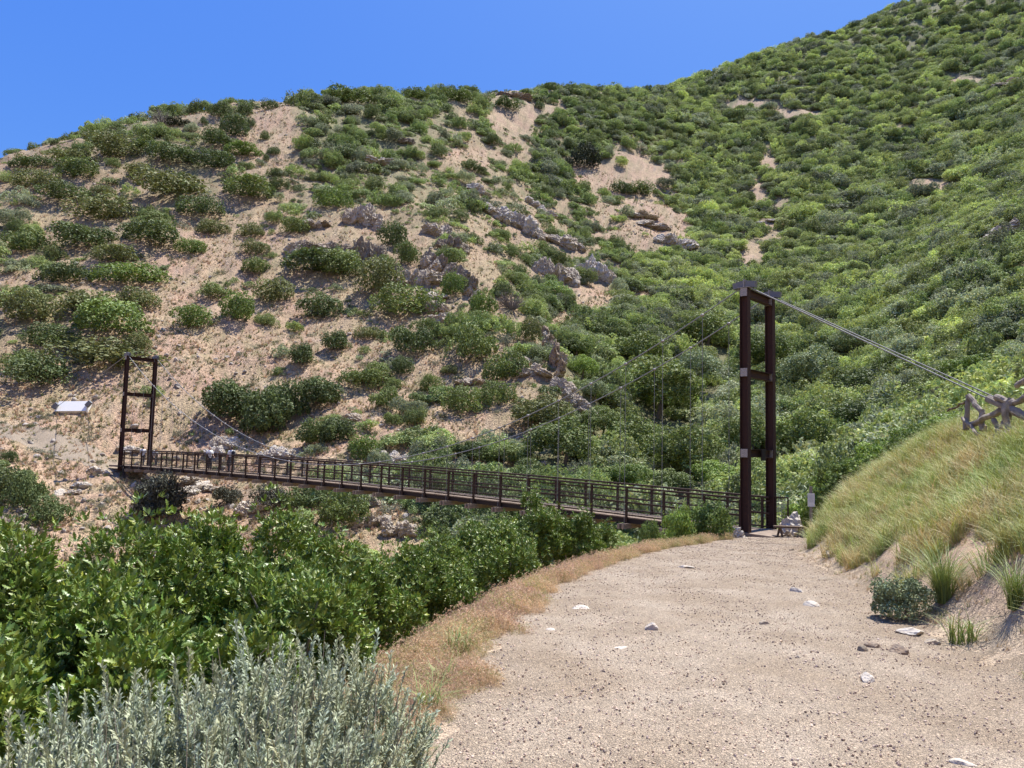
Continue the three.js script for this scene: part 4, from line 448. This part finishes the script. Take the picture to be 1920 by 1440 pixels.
// the scrub nobody could count
{
  const L = LOWS.map(() => []), BG = [[], []], T = [], Tg = [], q = rng(88), tuft = new Geo(), tr = rng(12);
  const free = (x, z, s) => { for (const t of taken) { const dx = x - t[0], dz = z - t[1]; if (dx * dx + dz * dz < (t[2] + s * 0.3) ** 2) return false; } return true; };
  for (let k = 0; k < 70000; k++) { const t = -0.66 + q() * 1.36, rr = k > 30000 ? 120 * Math.pow(4, q()) : 38 * Math.pow(11, q()), x = Math.sin(t) * rr, z = -Math.cos(t) * rr, y = G(x, z), p = pixOf(V(x, y, z)); if (k > 30000 && p[0] < 1000) continue; if ((x - B0.x) * bn.x + (z - B0.z) * bn.z < 3.5 && rr < 70) continue; const cv = cover(p[0], p[1]), right = sstep(1050, 1300, p[0]); const clump = fbm(x / 16 + 3, z / 16, 3) + 0.35 * fbm(x / 5, z / 5, 2, n2b); if (clump < 0.62 - 1.45 * cv) continue; if (q() > 0.25 + 0.9 * cv * cv) continue; const s = (0.9 + 3.3 * Math.pow(q(), 2.2)) * (0.55 + 0.6 * cv) * (rr > 200 ? 1.3 : 1); if (!free(x, z, s)) continue;
    const v = 0.55 + q() * 0.85, yl = clamp(0.5 + 0.9 * fbm(x / 22, z / 22, 3) + (q() - 0.5) * 0.6), gr = q() < 0.2 ? 1 : 0; let c = mix3([0.150, 0.208, 0.07], [0.335, 0.395, 0.14], clamp(yl * (0.45 + 0.55 * right) + right * 0.12)); if (gr) c = mix3(c, [0.23, 0.26, 0.18], 0.8); c = c.map((a) => a * v);
    const big = s > 2.6 && q() < 0.6; (big ? BG[k % 2] : L[k % 3]).push({ p: V(x, y - 0.12, z), q: new THREE.Quaternion().setFromUnitVectors(UPV, slopeN(x, z, 1).lerp(UPV, 0.4).add(randDir(q).multiplyScalar(0.18)).normalize()).multiply(qY(q() * 6.28)), s: V(s * (0.8 + q() * 0.6), s * (0.5 + q() * 1.0), s * (0.7 + q() * 0.6)), c: rgb(...c) }); }
  const scrubM = leafMat('scrub leaves', [1.3, 1.3, 1.3], 0.42); BG.forEach((l, k) => instances('hillside_scrub', OAKS[k * 3], scrubM, l, null, 'larger oak scrub mixed into the mountainside cover', 'scrub')); L.forEach((l, k) => instances('hillside_scrub', LOWS[k], scrubM, l, null, 'dense low green scrub covering the mountainside and gully', 'scrub'));
  // dry bunch grass on the open slopes
  for (let b = 0; b < 16; b++) { const a = tr() * 6.28, d = 0.1 + 0.35 * tr(), h = 0.5 + 0.5 * tr(), o = tr() * 0.12, w = 0.05; const p = V(Math.cos(a + 2) * o, 0, Math.sin(a + 2) * o), cc = 0.8 + 0.4 * tr(), i0 = tuft.v(p.x - Math.sin(a) * w, 0, p.z + Math.cos(a) * w, [cc, cc, cc]), i1 = tuft.v(p.x + Math.sin(a) * w, 0, p.z - Math.cos(a) * w, [cc, cc, cc]), i2 = tuft.v(p.x + Math.cos(a) * d, h, p.z + Math.sin(a) * d, [cc, cc, cc]); tuft.tri(i0, i1, i2); }
  const tg = tuft.build();
  for (let k = 0; k < 90000; k++) { const t = -0.66 + q() * 1.2, rr = 54 * Math.pow(4.4, q()), x = Math.sin(t) * rr, z = -Math.cos(t) * rr, y = G(x, z), p = pixOf(V(x, y, z)), cv = cover(p[0], p[1]); if (q() < cv * 1.05 - 0.1 || p[0] > 1300) continue; const pat = fbm(x / 6, z / 6, 3, n2b); if (pat < -0.32 + 0.25 * q()) continue; const s = (0.2 + 0.32 * Math.pow(q(), 2)) * (0.8 + rr / 260), v = 0.75 + 0.5 * q(), yl = q() + pat * 0.7; const c = yl < 0.22 ? [0.16, 0.18, 0.07] : yl < 0.5 ? [0.36, 0.32, 0.15] : yl < 0.8 ? [0.52, 0.40, 0.25] : [0.50, 0.35, 0.24]; T.push({ p: V(x, y - 0.03, z), q: qY(q() * 6.28), s: V(s * 1.3, s, s * 1.3), c: rgb(c[0] * v, c[1] * v, c[2] * v) }); }
  const bg = leafMat('bunch grass', [1.1, 1.1, 1.1], 0.25, 0.9); instances('hillside_grass', tg, bg, T, null, 'dry tan bunch grass dotted over the open hillside', 'grass');
  const S = []; for (let k = 0; k < 6500; k++) { const t = -0.66 + q() * 1.0, rr = 55 * Math.pow(3.6, q()), x = Math.sin(t) * rr, z = -Math.cos(t) * rr, y = G(x, z), p = pixOf(V(x, y, z)), cv = cover(p[0], p[1]); if (q() < cv - 0.25 || fbm(x / 10 + 20, z / 10, 3) < -0.12 || !free(x, z, 0.4)) continue; const s = 0.35 + 0.75 * Math.pow(q(), 2), v = 0.7 + 0.5 * q(), c = q() < 0.55 ? [0.13, 0.14, 0.07] : q() < 0.5 ? [0.21, 0.215, 0.15] : [0.10, 0.13, 0.045]; S.push({ p: V(x, y - 0.04, z), q: qY(q() * 6.28), s: V(s, s * (0.7 + 0.4 * q()), s), c: rgb(c[0] * v, c[1] * v, c[2] * v) }); }
  instances('hillside_brush', SAGES[0], scrubM, S, null, 'small grey-green brush dotted between the oak bushes', 'brush');
}

// ---------------------------------------------------------------- near oak shrubs with real lobed leaves
function oakLeaf(g, M, L, c, r) {                                       // lobed leaf, 14 edge points round a midrib, cupped
  const half = [[0, 0.015], [0.14, 0.05], [0.24, 0.17], [0.33, 0.09], [0.47, 0.27], [0.57, 0.11], [0.70, 0.25], [0.79, 0.12], [0.9, 0.13], [1, 0.02]], v = V(), curl = 0.12 + 0.25 * r(), put_ = (x, y, z) => { v.set(x * L, y * L, z * L).applyMatrix4(M); return g.v(v.x, v.y, v.z, c); };
  const mid = half.map(([t]) => put_(0, t, -curl * t * t)), ed = [-1, 1].map((s) => half.map(([t, w]) => put_(s * w, t, -curl * t * t + w * 0.35)));
  for (let i = 0; i < half.length - 1; i++) { g.tri(mid[i], ed[0][i + 1], ed[0][i]); g.tri(mid[i], mid[i + 1], ed[0][i + 1]); g.tri(mid[i], ed[1][i], ed[1][i + 1]); g.tri(mid[i], ed[1][i + 1], mid[i + 1]); }
}
function leafFrame(dir, roll, pos) { const q = qTo(dir, roll); return new THREE.Matrix4().compose(pos, q, V(1, 1, 1)); }
function rosette(seed, n = 7) { const r = rng(seed), g = new Geo(); for (let k = 0; k < n; k++) { const a = k * 2.4 + r() * 0.5, el = 0.15 + 0.9 * r(), d = V(Math.cos(a) * Math.cos(el), Math.sin(el), Math.sin(a) * Math.cos(el)), t = 0.7 + 0.5 * r(), y = r(); oakLeaf(g, leafFrame(d, -a + Math.PI / 2 + (r() - 0.5) * 1.2, d.clone().multiplyScalar(0.012).add(V(0, -0.02 * k / n, 0))), 0.042 + 0.030 * r(), [t * mix(0.8, 1.25, y), t, t * mix(1.1, 0.7, y)], r); } const o = g.build(); return o; }
const ROS = [1, 2, 3, 4].map((k) => rosette(500 + k, 6 + (k % 3))), leafGeos = [1, 2, 3].map((k) => { const g = new Geo(); oakLeaf(g, new THREE.Matrix4(), 0.075, [1, 1, 1], rng(k)); return g.build(); });
const leafNear = leafMat('oak leaf', [0.175, 0.255, 0.045], 0.32, 0.42, { specularIntensity: 0.85 }), leafNearB = leafMat('young oak leaf', [0.28, 0.36, 0.06], 0.45, 0.45, { specularIntensity: 0.9 }), greyBark = std('grey oak bark', [0.26, 0.23, 0.20], 0.95);
function nearOak(px, pyTop, r, wM, hM, label, big, seed) {
  const top = atRange(px, pyTop + 260 / r, r), q = rng(seed), rx = wM / 2, ry = hM / 2, c = V(top.x, top.y - ry, top.z), gy = Math.min(G(c.x, c.z), c.y - ry * 0.7), g = thing('oak_shrub', label, 'shrub', 'leafy oak shrubs along the trail edge', V(c.x, gy, c.z)), o = V(c.x, gy, c.z), lobes = [];
  for (let k = 0; k < 20; k++) { const d = randDir(q); d.y = d.y * 0.85 + 0.12; const e = 0.4 + 0.55 * q(); lobes.push([V(d.x * rx * e, c.y - gy + d.y * ry * e, d.z * rx * e), (0.2 + 0.19 * q()) * Math.min(rx, ry * 1.2), q()]); }
  for (const [l] of lobes.slice(0, 9)) mesh('branch', tubeGeo([V((q() - 0.5) * 0.3, -0.2, (q() - 0.5) * 0.3), V(l.x * 0.4, l.y * 0.5, l.z * 0.4), l.clone(), l.clone().add(V(l.x * 0.3, 0.2, l.z * 0.3))], [0.03, 0.022, 0.012, 0.004], 5, 0.2, q), greyBark, g);
  const n = Math.round(1350 * wM * hM * (r < 12 ? 1 : 0.8)), R = ROS.map(() => []), pts = [];
  for (let k = 0; k < n; k++) { const [l, lr, lt] = lobes[Math.floor(q() * lobes.length)], d = randDir(q); if (d.y < -0.6) { k--; continue; } const shoot = d.y > 0.15 && q() < 0.3 ? 0.06 + 0.32 * q() * q() : 0, p = l.clone().addScaledVector(d, lr * (1 - 0.5 * q() * q())).add(V(d.x * 0.3 * shoot, shoot, d.z * 0.3 * shoot)), out = d.clone().multiplyScalar(0.8).add(V(0, 0.7, 0)).add(randDir(q).multiplyScalar(0.5)).normalize(), v = 0.7 + 0.55 * q(); pts.push([p, out]); R[k % 4].push({ p, q: qTo(out, q() * 6.28), s: 0.55 + 0.75 * q(), c: q() < 0.1 + 0.3 * lt * lt ? rgb(1.35 * v, 1.25 * v, 0.9 * v) : rgb(v, v, v) }); }
  R.forEach((l, k) => instances('foliage', ROS[k], leafNear, l, g));
  if (big) { const view = o.clone().normalize().negate(), best = pts.map(([p, d]) => [p.clone().sub(V(0, c.y - gy, 0)).dot(V(view.x, 0.5, view.z)), p, d]).sort((a, b) => b[0] - a[0]).slice(0, big); for (const [, p, d] of best) { const m = mesh('leaf', leafGeos[Math.floor(q() * 3)], q() < 0.4 ? leafNearB : leafNear, g); const dd = d.clone().add(randDir(q).multiplyScalar(0.6)).normalize(); m.position.copy(p).addScaledVector(dd, 0.02); m.quaternion.copy(qTo(dd, q() * 6.28)); m.scale.setScalar(0.8 + 0.4 * q()); } }
}
[[60, 985, 7.6, 1.7, 1.7, 'leafy oak shrub at the far left, tall one', 200], [270, 985, 8.4, 2.1, 1.9, 'leafy oak shrub left of the middle one, behind the sagebrush', 220], [420, 958, 9.4, 1.7, 2.0, 'leafy oak shrub in the middle of the left thicket', 200], [560, 950, 9.6, 1.5, 2.0, 'leafy oak shrub with the highest shoot in the thicket', 200], [640, 995, 10.5, 1.5, 1.8, 'leafy oak shrub at the right end of the tall thicket', 120], [60, 1120, 5.6, 1.7, 1.6, 'nearest oak shrub, low at the left edge', 260], [330, 1090, 6.4, 1.9, 1.5, 'near oak shrub right behind the sagebrush tips', 260], [560, 1065, 7.6, 1.7, 1.4, 'near oak shrub behind the right sagebrush', 200], [700, 1050, 11, 1.5, 1.3, 'oak shrub where the dry grass begins', 80], [775, 1022, 13, 1.7, 1.5, 'oak shrub behind the dry grass, third along', 0], [850, 985, 15, 1.8, 1.6, 'oak shrub behind the dry grass, fourth along', 0], [930, 948, 17, 1.9, 1.9, 'oak shrub touching the rail, left of the tallest', 0], [1005, 916, 18.5, 1.6, 2.2, 'tallest oak shrub in front of the bridge rail', 0], [1070, 940, 20, 1.5, 1.9, 'oak shrub right of the tallest, in front of the rail', 0], [1112, 965, 21.5, 1.1, 1.4, 'last oak shrub of the row before the open deck', 0], [180, 1050, 6.6, 1.5, 1.6, 'oak shrub between the far left one and the sagebrush', 160], [470, 1060, 8.2, 1.6, 1.6, 'oak shrub filling the middle of the thicket', 120], [830, 1040, 13.2, 1.5, 0.9, 'low oak shrub right above the dry grass', 0], [950, 1005, 15.8, 1.6, 1.0, 'low oak shrub above the dry grass, farther on', 0]].forEach((a, i) => nearOak(...a, 900 + i));

// ---------------------------------------------------------------- sagebrush, grasses
function sprig(seed, n, len) {                                          // upright sage shoot: thin stem dressed with small narrow leaves
  const r = rng(seed), g = new Geo(), bx = (r() - 0.5) * 0.25, bz = (r() - 0.5) * 0.25, P = (t) => V(bx * len * t * t, len * t, bz * len * t * t);
  for (let s = 0; s < 4; s++) { const a = P(s / 4), b = P((s + 1) / 4), w = 0.0022 * (1.3 - s / 4), i = [g.v(a.x - w, a.y, a.z, [0.8, 0.75, 0.65]), g.v(a.x + w, a.y, a.z, [0.8, 0.75, 0.65]), g.v(b.x + w, b.y, b.z, [0.8, 0.75, 0.65]), g.v(b.x - w, b.y, b.z, [0.8, 0.75, 0.65])]; g.quad(...i); const j = [g.v(a.x, a.y, a.z - w, [0.8, 0.75, 0.65]), g.v(a.x, a.y, a.z + w, [0.8, 0.75, 0.65]), g.v(b.x, b.y, b.z + w, [0.8, 0.75, 0.65]), g.v(b.x, b.y, b.z - w, [0.8, 0.75, 0.65])]; g.quad(...j); }
  for (let k = 0; k < n; k++) { const t = 0.18 + 0.82 * Math.pow((k + r()) / n, 0.8), p = P(t), a = r() * 6.28, e = 0.5 + 0.7 * r(), L = 0.012 + 0.016 * r(), w = 0.0021 + 0.0018 * r(), d = V(Math.cos(a) * Math.cos(e), Math.sin(e), Math.sin(a) * Math.cos(e)), sd = V(-Math.sin(a), 0, Math.cos(a)), v = 0.8 + 0.4 * r(), c = [v, v, v * mix(0.9, 1.05, r())]; const i0 = g.v(p.x, p.y, p.z, c), i1 = g.v(p.x + d.x * L * 0.7 + sd.x * w, p.y + d.y * L * 0.7, p.z + d.z * L * 0.7 + sd.z * w, c), i2 = g.v(p.x + d.x * L, p.y + d.y * L, p.z + d.z * L, c), i3 = g.v(p.x + d.x * L * 0.7 - sd.x * w, p.y + d.y * L * 0.7, p.z + d.z * L * 0.7 - sd.z * w, c); g.tri(i0, i1, i2); g.tri(i0, i2, i3); }
  return g.build();
}
const SPR = [sprig(1, 85, 0.24), sprig(2, 95, 0.3), sprig(3, 75, 0.2)], sageNear = leafMat('sagebrush leaf', [0.39, 0.43, 0.31], 0.22, 0.85), sageStem = std('sage bark', [0.30, 0.255, 0.21], 0.95);
function sagebrush(px, pyTop, r, wM, label, seed, n) {
  const top = atRange(px, pyTop, r), q = rng(seed), gy = G(top.x, top.z), H = top.y - gy, g = thing('sagebrush', label, 'sagebrush', 'grey-green sagebrush at the lower left', V(top.x, gy, top.z)), L = SPR.map(() => []);
  for (let k = 0; k < n; k++) { const a = q() * 6.28, d = wM / 2 * Math.sqrt(q()), edge = d / (wM / 2), ph = H * (0.95 - 0.42 * edge * edge) * (0.42 + 0.58 * Math.pow(q(), 0.7)), p = V(Math.cos(a) * d, ph - 0.2, Math.sin(a) * d * 0.8), lean = V(Math.cos(a) * 0.35 * edge + (q() - 0.5) * 0.7, 1, Math.sin(a) * 0.35 * edge + (q() - 0.5) * 0.7).normalize(), v = 0.8 + 0.4 * q(), y = q(); L[k % 3].push({ p, q: qTo(lean, q() * 6.28), s: 0.8 + 0.55 * q(), c: rgb(v * mix(0.92, 1.08, y), v, v * mix(1.06, 0.9, y)) }); }
  L.forEach((l, k) => instances('foliage', SPR[k], sageNear, l, g));
  for (let k = 0; k < 26; k++) { const a = q() * 6.28, d = wM / 2 * Math.sqrt(q()) * 0.9, h = H * (0.4 + 0.3 * q()); mesh('stem', tubeGeo([V(Math.cos(a) * d * 0.2, -0.05, Math.sin(a) * d * 0.2), V(Math.cos(a) * d * 0.6, h * 0.5, Math.sin(a) * d * 0.5), V(Math.cos(a) * d, h, Math.sin(a) * d * 0.8)], [0.014, 0.007, 0.003], 4, 0.3, q), sageStem, g); }
  const tw = []; for (let k = 0; k < 22; k++) { const a = q() * 6.28, d = wM / 2 * q(), h = H * (0.42 + 0.25 * q()), p = V(Math.cos(a) * d, h, Math.sin(a) * d * 0.8); tw.push(tubeGeo([p, p.clone().add(V((q() - 0.5) * 0.1, 0.22 + 0.16 * q(), (q() - 0.5) * 0.1))], [0.0016, 0.0008], 3)); } mesh('dead_twigs', mergeGeometries(tw), std('dead twig', [0.42, 0.34, 0.27], 0.95), g).userData.kind = 'stuff';
}
sagebrush(60, 1385, 3.1, 0.8, 'sagebrush at the bottom left corner', 71, 380); sagebrush(235, 1262, 3.5, 0.75, 'tall sagebrush with upright spires left of centre', 72, 430); sagebrush(360, 1290, 3.2, 0.7, 'low sagebrush between the spires and the tallest', 73, 400); sagebrush(495, 1190, 3.6, 0.62, 'tallest sagebrush at the lower left', 74, 420); sagebrush(650, 1215, 3.7, 0.75, 'sagebrush nearest the trail', 75, 460); sagebrush(560, 1340, 3.0, 0.7, 'sagebrush in front, cut by the bottom picture edge', 76, 400); sagebrush(180, 1400, 2.9, 0.6, 'small sagebrush at the bottom edge left of the front one', 77, 300);
function tuftGeo(seed, n, H, spread, w, { head = 0, droop = 0.4, seg = 4, base = 0.06 } = {}) {   // grass tuft of bent blades, with or without drooping heads
  const r = rng(seed), g = new Geo();
  for (let k = 0; k < n; k++) {
    const a = r() * 6.28, h = H * (0.5 + 0.5 * r()), e = spread * H * (0.15 + 0.85 * r()), b = base * Math.sqrt(r()), ba = r() * 6.28, x0 = Math.cos(ba) * b, z0 = Math.sin(ba) * b, t = 0.75 + 0.5 * r(), y = r(), c = [t * mix(0.9, 1.15, y), t, t * mix(1.1, 0.8, y)], ca = Math.cos(a), sa = Math.sin(a), ww = w * (0.6 + 0.7 * r()); let pr = null; const dr = droop * (0.5 + r());
    for (let s = 0; s <= seg; s++) { const u = s / seg, q = e * u * u, hh = h * (u - dr * 0.45 * u * u * u), k_ = ww * (1 - 0.85 * u); const A = g.v(x0 + ca * q - sa * k_, hh, z0 + sa * q + ca * k_, c), B = g.v(x0 + ca * q + sa * k_, hh, z0 + sa * q - ca * k_, c); if (pr) g.quad(pr[0], pr[1], B, A); pr = [A, B]; }
    if (head) { const hx = x0 + ca * e, hy = h * (1 - dr * 0.45), hz = z0 + sa * e; for (let m = 0; m < head; m++) { const u = m / head, p = V(hx + ca * 0.05 * u + (r() - 0.5) * 0.025, hy - 0.05 * u * u * 1.6 + (r() - 0.5) * 0.012, hz + sa * 0.05 * u + (r() - 0.5) * 0.025); const v = 0.9 + 0.4 * r(); leafQuad(g, p, randDir(r), 0.032, 0.008, [v * 1.05, v * 0.95, v * 0.9], r, 0.1); } }
  }
  return g.build();
}
const grassG = leafMat('green grass', [0.23, 0.30, 0.085], 0.35, 0.6), grassY = leafMat('yellowing grass', [0.34, 0.335, 0.115], 0.35, 0.7), grassD = leafMat('dry grass', [0.52, 0.365, 0.215], 0.35, 0.85), grassI = leafMat('bank grass', [1.05, 1.05, 1.05], 0.35, 0.7), cheatM = leafMat('cheat grass', [1.05, 1.05, 1.05], 0.35, 0.85);
const CHEAT = [1, 2, 3].map((k) => tuftGeo(600 + k, 18, 0.42, 0.55, 0.0026, { head: 7, droop: 0.6, base: 0.09 })), BANK = [1, 2, 3].map((k) => tuftGeo(620 + k, 22, 0.55, 0.75, 0.0062, { droop: 0.5, base: 0.1 })), BUNCH = [1, 2].map((k) => tuftGeo(640 + k, 260, 0.95, 0.95, 0.005, { droop: 0.5, base: 0.09, seg: 5 })), GTUFT = [1, 2].map((k) => tuftGeo(650 + k, 80, 0.42, 1.0, 0.0055, { droop: 0.75, base: 0.1, seg: 5 }));
{
  const L = CHEAT.map(() => []), q = rng(61);                           // dry grass along the left trail edge
  for (let k = 0; k < 6000; k++) { const z = 2.4 + 25.5 * Math.pow(q(), 1.35), c = lerpTab(TRAIL, z, 1), h = lerpTab(TRAIL, z, 2), w = z < 7 ? 0.75 : z < 15 ? 1.5 : 1.1, e = q(), x = c - h + 0.28 - e * w + 0.25 * n2(z * 0.8, 3) - (z < 6 ? 0.12 : 0); const t = 0.75 + 0.5 * q(), pk = clamp(0.5 + fbm(x / 1.5, z / 1.5, 2) + (q() - 0.5) * 0.4 + (e - 0.5) * 0.5); let cc = mix3([0.56, 0.45, 0.27], [0.42, 0.29, 0.225], pk); if (q() < 0.16) cc = [0.30, 0.32, 0.12]; if (z > 21 && q() < 0.35) cc = [0.33, 0.33, 0.13]; L[k % 3].push({ p: V(x, G(x, -z) - 0.02, -z), q: qTo(V((q() - 0.5) * 0.3, 1, (q() - 0.5) * 0.3).normalize(), q() * 6.28), s: (0.55 + 0.5 * q()) * mix(0.42, 1, sstep(5, 9.5, z)) * (e < 0.15 ? 0.6 : 1), c: rgb(cc[0] * t, cc[1] * t, cc[2] * t) }); }
  L.forEach((l, k) => instances('dry_grass', CHEAT[k], cheatM, l, null, 'dry pinkish tan grass with drooping heads along the left trail edge', 'grass'));
  const Bk = BANK.map(() => []);                                        // grass of the bank
  for (let k = 0; k < 34000; k++) { const z = 6 + 25 * q(), c = lerpTab(TRAIL, Math.min(z, 30), 1), h = lerpTab(TRAIL, Math.min(z, 30), 2), e = q() * 11, x = c + h + 0.2 + e; const y = G(x, -z), p = pixOf(V(x, y, -z)); if (p[0] > 2060 || p[1] > 1300) continue; const pat = fbm(x / 1.8, z / 1.8, 3), thin = sstep(1.7, 0.1, e) * (z < 15 ? 1 : 0.45); if (pat < -0.34 + thin * 0.85 - 0.3 * q()) continue; const gy = clamp(0.66 + fbm(x / 3 + 30, z / 3, 3, n2b) * 1.3 + (q() - 0.5) * 1.3 - 0.25 * thin), t = 0.75 + 0.5 * q(); let cc = mix3([0.50, 0.41, 0.21], [0.27, 0.35, 0.09], gy); if (q() < 0.12) cc = [0.34, 0.38, 0.09]; Bk[k % 3].push({ p: V(x, y - 0.02, -z), q: qTo(V((q() - 0.5) * 0.7 - 0.08, 1, (q() - 0.5) * 0.7).normalize(), q() * 6.28), s: 0.4 + 1.0 * Math.pow(q(), 1.6) - 0.15 * thin, c: rgb(cc[0] * t, cc[1] * t, cc[2] * t) }); }
  Bk.forEach((l, k) => instances('bank_grass', BANK[k], grassI, l, null, 'green and straw coloured grass covering the right bank', 'grass'));
  const Ft = []; for (let k = 0; k < 2600; k++) { const z = 6.5 + 16 * q(), x = lerpTab(TRAIL, z, 1) + lerpTab(TRAIL, z, 2) - 0.1 + 2.6 * q(), t = 0.7 + 0.5 * q(); if (fbm(x / 0.9, z / 0.9, 2) < -0.1) continue; Ft.push({ p: V(x, G(x, -z) - 0.02, -z), q: qTo(V((q() - 0.5) * 0.9, 1, (q() - 0.5) * 0.9).normalize(), q() * 6.28), s: 0.15 + 0.3 * q() * q(), c: q() < 0.25 ? rgb(0.28 * t, 0.31 * t, 0.11 * t) : rgb(0.5 * t, 0.39 * t, 0.25 * t) }); } instances('bank_litter_grass', BANK[1], grassI, Ft, null, 'short dry grass and litter at the foot of the bank', 'grass');
  const Lt = []; for (let k = 0; k < 2600; k++) { const z = 2.5 + 8 * q(), x = -0.6 - 6 * q() * (z / 8) - 0.1 * z; Lt.push({ p: V(x, G(x, -z), -z), q: qY(q() * 6.28), s: 0.4 + 0.5 * q(), c: rgb(0.40, 0.30, 0.18) }); } instances('undergrowth_grass', BANK[0], grassI, Lt, null, 'short dry grass under the sagebrush and oaks', 'grass');
}
function tuft(geo, mat, px, py, r, s, label, name = 'grass_tuft', group = 'grass tufts along the trail') { const b = r ? atRange(px, py, r) : hit(px, py, 2.5); const m = mesh(name, geo, mat); m.position.set(b.x, G(b.x, b.z) - 0.02, b.z); m.scale.setScalar(s); m.rotation.y = rp() * 6.28; return tag(m, label, 'grass', group); }
tuft(GTUFT[0], grassG, 805, 1340, 0, 0.95, 'green grass tuft at the left trail edge, nearest one'); tuft(GTUFT[1], grassG, 860, 1232, 0, 1.1, 'green grass tuft at the left trail edge, second one'); tuft(GTUFT[0], grassG, 770, 1180, 0, 1.2, 'green blades rising through the dry grass by the oaks'); tuft(GTUFT[1], grassG, 560, 1436, 0, 0.9, 'green blades among the front sagebrush'); [[905, 1190], [700, 1230], [940, 1100], [1060, 1062], [1140, 1030], [830, 1290], [720, 1330]].forEach(([x, y], i) => tuft(GTUFT[i % 2], i % 3 ? grassG : grassY, x, y, 0, 0.7 + 0.1 * (i % 4), ['green blades in the dry grass beside the pale edge stone', 'green blades between sagebrush and dry grass', 'sparse green blades left of the small dense plant', 'green blades just right of the small dense plant', 'green blades halfway along the far dry grass', 'yellowing blades between the two green edge tufts', 'green blades at the right foot of the sagebrush'][i])); tuft(GTUFT[0], grassG, 775, 1425, 0, 0.5, 'sparse green blades at the bottom trail edge');
tuft(BUNCH[0], grassY, 1255, 1012, 0, 0.8, 'yellow green tuft at the far left trail edge'); tuft(BUNCH[1], grassG, 1310, 1010, 0, 0.75, 'green tuft right of the yellow one near the tower'); tuft(BUNCH[0], grassG, 1035, 1078, 0, 0.42, 'small dense green plant in the dry grass strip', 'green_plant'); tuft(BUNCH[0], grassG, 1770, 1128, 0, 1.15, 'largest grass clump on the bank, over the cushion bush'); tuft(BUNCH[1], grassY, 1762, 1124, 0, 0.8, 'straw blades inside the largest bank clump'); tuft(BUNCH[1], grassG, 1905, 1140, 0, 0.85, 'grass clump at the right picture edge'); tuft(BUNCH[0], grassY, 1885, 1040, 0, 0.7, 'yellow clump above the right edge clump'); tuft(GTUFT[1], grassG, 1805, 1205, 0, 1.35, 'low spreading grass clump at the trail edge below the largest'); tuft(BUNCH[1], grassY, 1695, 1035, 0, 0.45, 'small bright clump left of the largest one'); tuft(BUNCH[0], grassG, 1545, 1000, 0, 0.7, 'grass clump at the corner of the bank by the bench');
{ const b = hit(1692, 1162, 3), Z = pixOf(b)[2], W = 98 * Z / F, g = thing('cushion_bush', 'small grey-green cushion bush at the foot of the bank', 'bush', null, b); b.z -= 0; const c = mesh('foliage', crown(777, { n: 5200, size: 0.055, lobes: 26, h: 0.86, lobeR: [0.12, 0.24], sprigs: 70 }), leafMat('cushion leaves', [0.22, 0.275, 0.15], 0.25), g); c.scale.set(W, W, W); for (let k = 0; k < 5; k++) mesh('stem', tubeGeo([V(0, -0.05, 0), V((rp() - 0.5) * W * 0.5, W * 0.5, (rp() - 0.5) * W * 0.5)], [0.012, 0.006], 5), sageStem, g); }
renderer.render(scene, camera);
